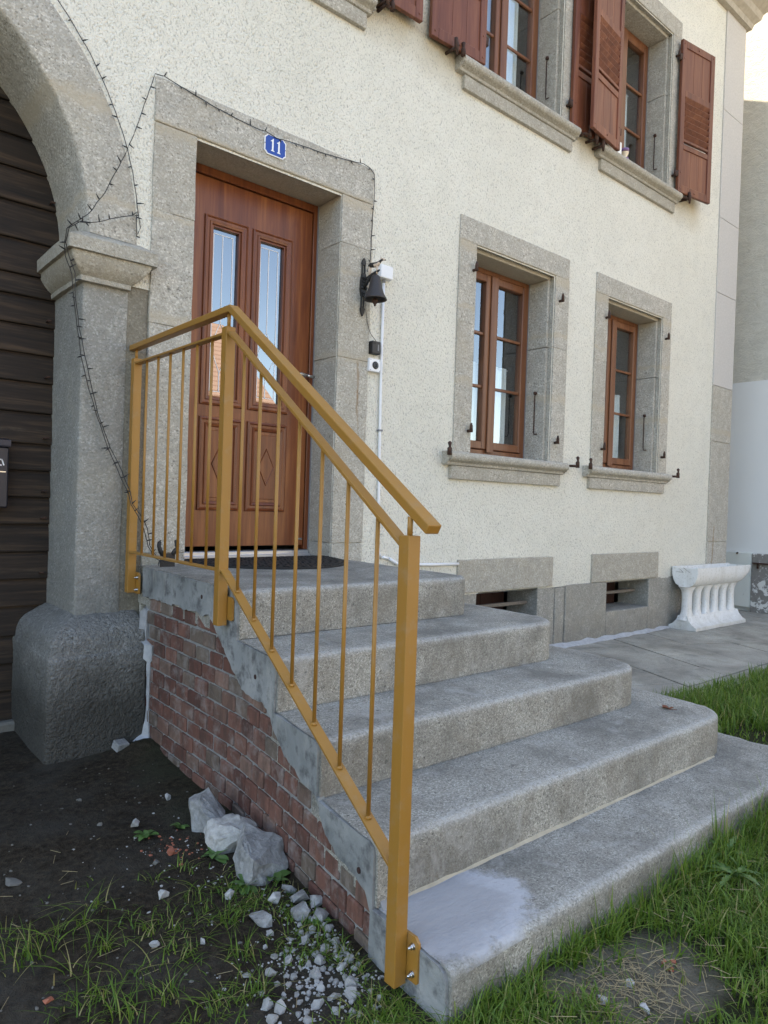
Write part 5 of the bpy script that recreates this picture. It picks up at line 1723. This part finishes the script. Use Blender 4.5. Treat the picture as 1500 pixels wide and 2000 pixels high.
b_ = B()
lathe(b_, [(0.0, 0.0), (0.05, 0.0), (0.055, 0.03), (0.045, 0.075), (0.03, 0.10), (0.022, 0.115), (0.035, 0.135), (0.038, 0.16), (0.024, 0.185), (0.0, 0.20)], (5.775, 0.06, 4.288), 14)
obj('body', b_, 'ornament_cream', og)
b_ = B()
lathe(b_, [(0.028, 0.0), (0.042, 0.008), (0.040, 0.022), (0.026, 0.026)], (5.762, 0.052, 4.44), 12)
for (ox, oz) in ((5.745, 4.36), (5.79, 4.33), (5.755, 4.31)): blob(b_, (ox, 0.015, oz), (0.016, 0.014))
obj('decoration', b_, 'ornament_mauve', og)
cd = thing('white_plaque', (5.66, 0.05, 4.29), 'plain white upright plaque beside the china figurine on the upstairs sill', 'plaque')
b_ = B(); box(b_, 5.60, 5.705, 0.045, 0.06, 4.288, 4.50, 0.004); obj('board', b_, 'enamel_white', cd)
b_ = B(); box(b_, 5.64, 5.665, 0.06, 0.10, 4.288, 4.40, 0.003); obj('stand', b_, 'enamel_white', cd)
dish = B()
lathe(dish, [(0.0, 0.0), (0.05, 0.0), (0.075, 0.02), (0.08, 0.028), (0.07, 0.026), (0.045, 0.012), (0.0, 0.010)], (6.075, 0.10, 4.2885), 18)
obj('saucer', dish, 'enamel_white', None, label='small white saucer at the right of the upstairs window sill', category='saucer')

# ================================================================ ROCKS AND RUBBLE
def rock_mesh(name, size, seed, mat, rough=0.06, npts=22, sub=0):
    r_ = random.Random(seed)
    b_ = bmesh.new()
    for _ in range(npts):
        v = Vector((r_.gauss(0, 1), r_.gauss(0, 1), r_.gauss(0, 1))).normalized()
        m_ = max(abs(v.x), abs(v.y), abs(v.z)); v = v.lerp(v / m_, 0.55)
        b_.verts.new((v.x * size[0] / 2, v.y * size[1] / 2, v.z * size[2] / 2))
    h = bmesh.ops.convex_hull(b_, input=b_.verts)
    bmesh.ops.delete(b_, geom=[g for g in h['geom_interior'] if isinstance(g, bmesh.types.BMVert)], context='VERTS')
    if sub:
        bmesh.ops.subdivide_edges(b_, edges=b_.edges[:], cuts=sub, use_grid_fill=True)
        bmesh.ops.triangulate(b_, faces=b_.faces[:])
        for v in b_.verts: v.co += noise.noise_vector(v.co * 26 + Vector((seed, 0, 0))) * rough * min(size) + noise.noise_vector(v.co * 80) * rough * 0.35 * min(size)
    return mesh_of(b_, name, mat)
def rock(name, x, y, size, seed, mat, label, rot=(0, 0, 0), lift=0.35, cat='stone', sub=3, group=None, npts=22):
    o = inst(name, rock_mesh(name, size, seed, mat, 0.07, npts, sub), None, (x, y, gz(x, y) + size[2] * lift), rot)
    o['label'] = label; o['category'] = cat
    if group: o['group'] = group
    return o
rock('rock', 1.20, -1.15, (0.125, 0.215, 0.14), 11, 'rock', 'largest pale block with flat broken faces leaning on the brick wall', (0.35, 0.2, 0.3), 0.32, 'rock', 3, None, 14)
rock('rock', 1.19, -1.335, (0.15, 0.175, 0.14), 5, 'plaster', 'rough whitish lump of mortar between the two other rocks', (0.2, 0.4, 0.8), 0.24, 'rock', 4, None, 26)
rock('rock', 1.20, -1.52, (0.165, 0.25, 0.13), 23, 'rock', 'wide grey rock nearest the camera in the row against the bricks', (0.1, 0.25, -0.3), 0.24, 'rock', 4, None, 20)
med = [
    (0.985, -1.011, (0.035, 0.03, 0.04), 'plaster', 'small upright white chip lying left of the largest rock'),
    (0.879, -1.504, (0.032, 0.035, 0.03), 'plaster', 'lone round white stone in the middle of the bare earth'),
    (0.767, -1.709, (0.035, 0.022, 0.016), 'plaster', 'flat white pebble lying low in the bare earth'),
    (1.051, -1.790, (0.045, 0.085, 0.035), 'rock', 'long pale wedge-shaped stone lying alone in the thin grass'),
    (1.129, -1.720, (0.045, 0.038, 0.035), 'plaster', 'white angular chip just above the long wedge-shaped stone'),
    (1.205, -1.690, (0.05, 0.05, 0.03), 'rock', 'flat grey fragment under the brick wall beyond the rubble pile'),
    (1.195, -1.765, (0.06, 0.055, 0.045), 'rock', 'pointed grey fragment standing in the rubble by the bricks'),
    (1.225, -1.800, (0.045, 0.045, 0.035), 'plaster', 'white lump touching the foot of the brick wall'),
    (1.156, -1.830, (0.055, 0.06, 0.04), 'rock', 'grey triangular fragment in the middle of the rubble'),
    (1.19, -1.870, (0.05, 0.055, 0.03), 'rock', 'tilted grey slab fragment above the heap of plaster bits'),
    (1.033, -1.63, (0.025, 0.03, 0.03), 'plaster', 'whitish chip beside the weeds below the wide grey rock'),
    (1.006, -1.273, (0.036, 0.03, 0.025), 'terracotta', 'broken red brick fragment near the rocks'),
    (0.942, -1.30, (0.020, 0.022, 0.016), 'pebble', 'small grey pebble beside the red brick fragment'),
    (0.895, -0.652, (0.026, 0.020, 0.014), 'pebble', 'flat pale pebble on the earth in front of the plinth'),
    (0.89, -0.912, (0.020, 0.020, 0.016), 'pebble', 'round pale pebble halfway between plinth and rocks'),
    (0.551, -1.144, (0.06, 0.05, 0.012), 'pebble', 'flat stone half sunk in the earth at the left edge'),
    (0.43, -1.03, (0.09, 0.05, 0.014), 'rock', 'flat grey stone sunk in the earth at the far left'),
    (0.49, -1.76, (0.026, 0.020, 0.012), 'terracotta', 'small red brick chip lying low at the left'),
    (0.88, -1.771, (0.022, 0.022, 0.016), 'plaster', 'small pale chip right of the flat white pebble'),
    (1.179, -0.84, (0.026, 0.024, 0.034), 'plaster', 'small white upright chip at the foot of the brick wall beyond the rocks'),
]
for i, (x, y, sz, mt, lb) in enumerate(med):
    rock('stone_fragment', x, y, sz, 40 + i, mt, lb, (random.uniform(-.4, .4), random.uniform(-.4, .4), random.uniform(0, 3)), 0.32, 'stone', 1, 'loose stones on the bare earth', 14)
# half brick left lying on the mortar bank at the plinth
b_ = B(); box(b_, -0.03, 0.03, -0.026, 0.026, -0.02, 0.02, 0.003)
o = inst('broken_brick', mesh_of(b_, 'broken_brick', 'rock'), None, (1.215, -0.215, gz(1.215, -0.215) + 0.014), (0.3, 0.1, 0.25))
o['label'] = 'small squared grey brick end lying at the foot of the stone plinth'; o['category'] = 'brick'
b_ = B(); prev = None
for k in range(16):
    x = 1.20 + 0.16 * k / 15
    h = 0.075 * (k / 15) ** 1.6 + 0.01 * noise.noise(Vector((x * 40, 0, 0)))
    cur = []
    for j in range(8):
        y_ = -0.165 - 0.13 * j / 7 * (0.4 + 0.6 * k / 15)
        cur.append(b_.verts.new((x, y_, -0.06 + max(0.0, h * (1 - (j / 7) ** 1.3)) + 0.006 * noise.noise(Vector((x * 60, y_ * 60, 0))))))
    if prev:
        for j in range(7): b_.faces.new((prev[j], prev[j + 1], cur[j + 1], cur[j]))
    prev = cur
obj('mortar_spill', b_, 'pale_mortar', stairs, smooth=True)

# white plaster bits: the larger ones singly, crumbs as one mass
PM_ = [rock_mesh('plaster_chunk', (1, random.uniform(0.7, 1.0), random.uniform(0.5, 0.8)), 70 + i, 'plaster', 0.08, 14, 1) for i in range(6)]
rr_ = random.Random(5)
spots = []
tries = 0
while len(spots) < 90 and tries < 6000:
    tries += 1
    if rr_.random() < 0.75: x, y = rr_.gauss(1.055, 0.085), rr_.gauss(-2.09, 0.085)
    else: x, y = rr_.gauss(1.14, 0.04), rr_.gauss(-1.92, 0.06)
    s_ = rr_.uniform(0.014, 0.038) if rr_.random() < 0.6 else rr_.uniform(0.012, 0.02)
    if x > XL(y) - 0.03 or any(math.hypot(x - a, y - b) < (s_ + c) * 0.45 for a, b, c in spots): continue
    spots.append((x, y, s_))
for x, y, s_ in spots:
    o = inst('plaster_chunk', rr_.choice(PM_), None, (x, y, gz(x, y) + s_ * 0.12), (rr_.uniform(-.5, .5), rr_.uniform(-.5, .5), rr_.uniform(0, 6)), (s_, s_, s_))
    o['label'] = 'white plaster chunk in the heap of rubble by the near railing post'; o['category'] = 'plaster chunk'; o['group'] = 'white plaster chunks by the bottom of the stairs'
def scatter_bits(name, n, fn, size, mat, seed):
    r_ = random.Random(seed); vs, fs = [], []
    ico = bmesh.new(); bmesh.ops.create_icosphere(ico, subdivisions=1, radius=0.5)
    bv = [v.co.copy() for v in ico.verts]; bf = [[v.index for v in f.verts] for f in ico.faces]; ico.free()
    k = 0
    while k < n:
        x, y = fn(r_)
        if -0.2 > y and x > XL(y) - 0.01 and y > -2.43: continue
        k += 1
        s_ = r_.uniform(*size); z = gz(x, y)
        base_ = len(vs); sc_ = Vector((s_ * r_.uniform(.6, 1.3), s_ * r_.uniform(.6, 1.3), s_ * r_.uniform(.4, .8)))
        rot = Matrix.Rotation(r_.uniform(0, 6), 3, 'Z')
        for v in bv:
            q = rot @ Vector((v.x * sc_.x * r_.uniform(.75, 1.2), v.y * sc_.y * r_.uniform(.75, 1.2), v.z * sc_.z))
            vs.append((x + q.x, y + q.y, z + q.z + s_ * 0.1))
        fs += [[i + base_ for i in f] for f in bf]
    me_ = bpy.data.meshes.new(name); me_.from_pydata(vs, [], fs); me_.materials.append(M[mat])
    return put(bpy.data.objects.new(name, me_), None, None, 'stuff')
def heap(r_):
    t = r_.random()
    if t < 0.6: return r_.gauss(1.05, 0.10), r_.gauss(-2.09, 0.10)
    if t < 0.85: return r_.gauss(1.14, 0.06), r_.gauss(-1.88, 0.12)
    return r_.gauss(1.05, 0.15), r_.gauss(-1.3, 0.2)
scatter_bits('plaster_crumbs', 620, heap, (0.003, 0.011), 'plaster', 3)
scatter_bits('pebbles', 170, lambda r_: (r_.uniform(0.2, 1.3), r_.uniform(-2.4, -0.3)), (0.003, 0.012), 'pebble', 4)
scatter_bits('brick_crumbs', 40, lambda r_: (r_.gauss(1.03, 0.06), r_.gauss(-1.26, 0.06)), (0.004, 0.014), 'terracotta', 6)
scatter_bits('soil_clods', 4200, lambda r_: (r_.uniform(0.2, 1.3), r_.uniform(-2.5, -0.2)), (0.003, 0.010), 'soil', 8)
# bits on the straw patch
for i, (x, y, mt, lb) in enumerate(((1.823, -2.585, 'terracotta', 'red clay chip, farthest of three on the straw patch'), (1.843, -2.60, 'terracotta', 'red clay chip, rightmost of three on the straw patch'), (1.808, -2.612, 'terracotta', 'red clay chip, nearest of three on the straw patch'), (1.655, -2.582, 'plaster', 'round white pebble lying in the straw'), (1.54, -2.575, 'plaster', 'white pebble at the left edge of the straw patch'), (1.60, -2.655, 'plaster', 'pale crumbly stone at the bottom of the straw patch'))):
    rock('stone_fragment', x, y, (0.018, 0.016, 0.011) if i < 3 else (0.028, 0.024, 0.018), 90 + i, mt, lb, (0, 0, i), 0.5, 'stone', 1, None, 14)

# ================================================================ GRASS
def blades(name, spots, seed, hmul=1.0, width=0.0035, seg=3, dead=0.06, lmin=0.15, lmax=0.95):
    """spots: array of (x, y, z, height); each blade a bent tapering strip"""
    r_ = np.random.default_rng(seed)
    P = np.array(spots); n = len(P)
    az = r_.uniform(0, 2 * np.pi, n); lean = lmin + (lmax - lmin) * r_.random(n) ** 1.3
    h = P[:, 3] * hmul; w = width * r_.uniform(0.6, 1.4, n)
    wa = az + np.pi / 2 + r_.uniform(-0.5, 0.5, n)
    vs = np.zeros((n, (seg + 1) * 2, 3)); tip = np.zeros((n, (seg + 1) * 2))
    for k in range(seg + 1):
        t = k / seg
        out = lean * t ** 1.8 * h * 0.9
        up_ = h * np.maximum(0.03 * t, t - 0.42 * lean * t ** 2.0)
        cx = P[:, 0] + np.cos(az) * out; cy = P[:, 1] + np.sin(az) * out; cz = P[:, 2] + up_ - 0.004
        ww = w * (1 - t ** 1.6 * 0.93)
        for s, j in ((-1, 0), (1, 1)):
            vs[:, 2 * k + j, 0] = cx + np.cos(wa) * ww * s
            vs[:, 2 * k + j, 1] = cy + np.sin(wa) * ww * s
            vs[:, 2 * k + j, 2] = cz
            tip[:, 2 * k + j] = t
    nv = (seg + 1) * 2
    base_ = np.arange(n)[:, None, None] * nv
    q = np.array([[2 * k, 2 * k + 1, 2 * k + 3, 2 * k + 2] for k in range(seg)])[None]
    F = (base_ + q).reshape(-1, 4)
    me_ = bpy.data.meshes.new(name)
    me_.vertices.add(n * nv); me_.vertices.foreach_set('co', vs.ravel())
    me_.loops.add(F.size); me_.loops.foreach_set('vertex_index', F.ravel().astype(np.int32))
    me_.polygons.add(len(F)); me_.polygons.foreach_set('loop_start', np.arange(0, F.size, 4, dtype=np.int32))
    rn = r_.beta(2.2, 2.2, n) * 0.92
    rn = np.where(r_.random(n) < dead, r_.uniform(0.93, 1.0, n), rn)
    a1 = me_.attributes.new('rnd', 'FLOAT', 'POINT'); a1.data.foreach_set('value', np.repeat(rn, nv).astype(np.float32))
    a2 = me_.attributes.new('tip', 'FLOAT', 'POINT'); a2.data.foreach_set('value', tip.ravel().astype(np.float32))
    me_.update(); me_.validate()
    me_.materials.append(M['grass'])
    return put(bpy.data.objects.new(name, me_), None, None, 'stuff')
r_ = random.Random(21)
def clump(x, y, f=2.2, o=0.0): return 0.5 + 0.5 * noise.noise(Vector((x * f, y * f, 11 + o))) + 0.25 * noise.noise(Vector((x * f * 3, y * f * 3, 5)))
def in_bare(x, y):
    d = ((x - 1.69) / 0.26) ** 2 + ((y + 2.60) / 0.165) ** 2
    return d + 1.1 * noise.noise(Vector((x * 7, y * 7, 0))) + 0.6 * noise.noise(Vector((x * 20, y * 20, 4)))
sp = []
# lawn in front of the bottom step
while len(sp) < 30000:
    x = r_.uniform(1.1, 4.6); y = r_.uniform(-3.15, -2.412)
    if r_.random() > (1.0 if x < 3 else 0.6): continue
    b = in_bare(x, y)
    near = max(0.0, 1 - (-2.412 - y) / 0.12)
    if b < 1.0 and r_.random() > 0.025 + 0.15 * max(0, b) ** 2: continue
    c = clump(x, y)
    if r_.random() > 0.25 + 0.9 * c: continue
    if x < 1.9 and y < -2.62 and r_.random() > 0.45: continue
    h = (0.035 + 0.045 * c) * r_.uniform(0.5, 1.45) * (1 + (1.15 if x > 1.75 else 0.6) * near) * (1.25 if x > 2.0 else 0.8)
    sp.append((x, y, gz(x, y), h))
blades('grass', sp, 1, 1.12, 0.0021, 5, 0.07, 0.15, 1.7)
sp = []
# lawn beyond the steps, edged by the paving
while len(sp) < 26000:
    x = r_.uniform(3.30, 6.6); y = r_.uniform(-3.0, -1.36)
    if y > -1.36 - 0.04 * noise.noise(Vector((x * 6, 0, 0))) - 0.02: 
        if r_.random() > 0.3: continue
    if x < 3.55 and y > -2.45: continue
    if x < 3.372 + 0.2 and -2.12 < y: 
        if x < 3.565: continue
    c = clump(x, y, 1.8, 3)
    if x < 4.1 and y < -1.85 and r_.random() > 0.35: continue
    if r_.random() > 0.3 + 0.8 * c: continue
    h = (0.06 + 0.06 * c) * r_.uniform(0.6, 1.35) * (0.55 if (x < 4.1 and y < -1.85) else 1.0)
    sp.append((x, y, gz(x, y), h))
for _ in range(500):
    x = r_.uniform(3.36, 4.9); sp.append((x, r_.uniform(-1.47, -1.43), -0.04, r_.uniform(0.03, 0.09)))
blades('grass', sp, 2, 1.05, 0.0032, 4, 0.05, 0.1, 1.35)
# thin tufts on the bare earth to the left
sp = []
TU = [(0.528, -1.549, 26, .10), (0.627, -1.498, 10, .07), (0.479, -1.443, 16, .07), (0.476, -1.561, 20, .08), (0.599, -1.81, 30, .06), (0.54, -1.809, 20, .06), (0.613, -1.907, 40, .07), (0.893, -1.4, 14, .05), (0.962, -1.542, 26, .055), (0.98, -1.736, 30, .06), (0.947, -1.882, 40, .06), (0.899, -2.019, 50, .06), (0.724, -1.907, 30, .06), (0.694, -1.79, 14, .07), (1.007, -1.409, 20, .04), (0.651, -1.486, 10, .09), (0.80, -2.0, 40, .05), (1.10, -1.70, 20, .05), (0.66, -1.62, 26, .06), (0.70, -1.43, 18, .08), (0.58, -1.70, 12, .07)]
for x, y, n, h in TU:
    for _ in range(n): 
        xx, yy = r_.gauss(x, 0.022), r_.gauss(y, 0.022)
        sp.append((xx, yy, gz(xx, yy), h * r_.uniform(0.45, 1.25)))
k = 0
while k < 5200:
    x, y = r_.uniform(0.3, 1.28), r_.uniform(-2.5, -1.05)
    if x > XL(y) - 0.02: continue
    m_ = clump(x, y, 4.0, 6)
    dens_ = max(0.0, min(1.0, (-1.25 - y) / 0.7)) * (0.35 + 0.75 * max(0, min(1, (x - 0.55) / 0.4)))
    if m_ < 0.52 or r_.random() > dens_ * (m_ - 0.45) * 2.2: 
        k += 0.12; continue
    sp.append((x, y, gz(x, y), r_.uniform(0.012, 0.045))); k += 1
k = 0
while k < 1500:
    x, y = r_.uniform(0.9, 1.35), r_.uniform(-2.75, -2.2)
    if y > -2.42 and x > XL(y) - 0.03: continue
    if r_.random() > clump(x, y, 4.0, 2): continue
    sp.append((x, y, gz(x, y), r_.uniform(0.02, 0.06))); k += 1
blades('grass', sp, 3, 1.15, 0.0016, 6, 0.16, 0.4, 2.2)
# dry straw on the bare patch
b_ = B(); rs = random.Random(12)
for _ in range(230):
    x, y = rs.gauss(1.62, 0.12), rs.gauss(-2.60, 0.075)
    a, L = rs.uniform(0, math.pi), rs.uniform(0.03, 0.10)
    z = gz(x, y) + rs.uniform(0.002, 0.014)
    d = Vector((math.cos(a), math.sin(a), rs.uniform(-0.12, 0.12)))
    p = Vector((x, y, z))
    tube(b_, [p - d * L / 2, p + Vector((rs.uniform(-.004, .004), rs.uniform(-.004, .004), 0.002)), p + d * L / 2], 0.0009, 4, False)
for _ in range(330):
    x, y = rs.uniform(1.2, 3.6), rs.uniform(-3.0, -2.43)
    a, L = rs.uniform(0, math.pi), rs.uniform(0.02, 0.07)
    p = Vector((x, y, gz(x, y) + rs.uniform(0.004, 0.045)))
    d = Vector((math.cos(a), math.sin(a), rs.uniform(-0.4, 0.4)))
    tube(b_, [p - d * L / 2, p + d * L / 2], 0.0009, 4, False)
for _ in range(60):
    x, y = rs.uniform(0.4, 1.25), rs.uniform(-2.3, -0.9)
    if x > XL(y) - 0.04: continue
    a, L = rs.uniform(0, math.pi), rs.uniform(0.015, 0.06)
    p = Vector((x, y, gz(x, y) + 0.003))
    d = Vector((math.cos(a), math.sin(a), rs.uniform(-0.05, 0.05)))
    tube(b_, [p - d * L / 2, p + d * L / 2], 0.0008, 4, False)
o = obj('straw', b_, 'straw', None, kind='stuff')

# broad-leaved weeds
def leaf_mesh(L, W, lobes, seed, curl=0.4):
    r2 = random.Random(seed); b_ = B(); prev = None; n = 26 if lobes else 12
    for i in range(n + 1):
        t = i / n
        w = W * math.sin(math.pi * min(1.0, t * 0.92 + 0.06)) ** 0.8
        if lobes: w *= 0.3 + 0.7 * abs(math.sin(t * math.pi * lobes))
        x = L * t; z = L * (0.55 * t - curl * t * t * 1.3)
        cur = [b_.verts.new((x, -w, z + w * 0.25)), b_.verts.new((x, 0, z)), b_.verts.new((x, w, z + w * 0.25))]
        if prev:
            for k in range(2):
                f = b_.faces.new((prev[k], prev[k + 1], cur[k + 1], cur[k])); f.smooth = True
        prev = cur
    return mesh_of(b_, 'leaf', 'leaf', True)
LV_R = [leaf_mesh(0.055, 0.014, 0, i, 0.35) for i in range(3)]
LV_D = [leaf_mesh(0.13, 0.013, 4.5, 10 + i, 0.42) for i in range(3)]
def weed(x, y, n, lv, sc, label, seed):
    r2 = random.Random(seed)
    t_ = thing('weed', (x, y, gz(x, y)), label, 'weed')
    for i in range(n):
        o = inst('leaf', r2.choice(lv), t_, (x + r2.gauss(0, 0.008 * sc), y + r2.gauss(0, 0.008 * sc), gz(x, y) + (0.03 if lv is LV_D else 0) + r2.uniform(0, 0.006)))
        o.rotation_euler = (r2.uniform(-.25, .25), r2.uniform(-0.35, 0.25), 2 * math.pi * i / n + r2.uniform(-.4, .4))
        s_ = sc * r2.uniform(0.7, 1.15); o.scale = (s_, s_, s_)
weed(0.985, -1.10, 9, LV_R, 0.85, 'small round-leaved weed beside the white chip left of the rocks', 1)
weed(1.115, -1.10, 5, LV_R, 0.75, 'little weed sprouting at the left foot of the largest rock', 2)
weed(1.11, -1.385, 8, LV_R, 0.95, 'round-leaved weed growing in front of the whitish mortar lump', 3)
weed(1.10, -1.60, 11, LV_R, 1.1, 'bushy green weed below the wide grey rock', 4)
weed(1.20, -1.63, 7, LV_R, 0.95, 'small weed between the wide grey rock and the brick wall', 5)
weed(2.36, -2.54, 11, LV_D, 0.85, 'dandelion with toothed leaves in the grass, the nearer of two', 6)
weed(2.47, -2.46, 8, LV_D, 0.8, 'dandelion with toothed leaves close to the bottom step', 7)
weed(1.19, -1.875, 5, LV_R, 0.8, 'tiny weed among the rubble at the foot of the bricks', 8)

# fallen leaf on the step
b_ = B(); cx, cy = 3.103, -1.913
pts = []
for k in range(14):
    a = 2 * math.pi * k / 14; r0 = 0.030 * (1.0 if k % 2 else 0.68)
    pts.append(b_.verts.new((cx + r0 * math.cos(a) * 0.8, cy + r0 * math.sin(a), 0.254 + 0.010 * abs(math.sin(a * 1.5)))))
c0 = b_.verts.new((cx, cy, 0.2535))
for k in range(14): b_.faces.new((pts[k], pts[(k + 1) % 14], c0))
tube(b_, [(cx, cy - 0.02, 0.255), (cx + 0.004, cy - 0.045, 0.257)], 0.0012, 5)
obj('fallen_leaf', b_, 'dead_leaf', None, label='single brown dead leaf lying on the second step from the bottom', category='leaf')
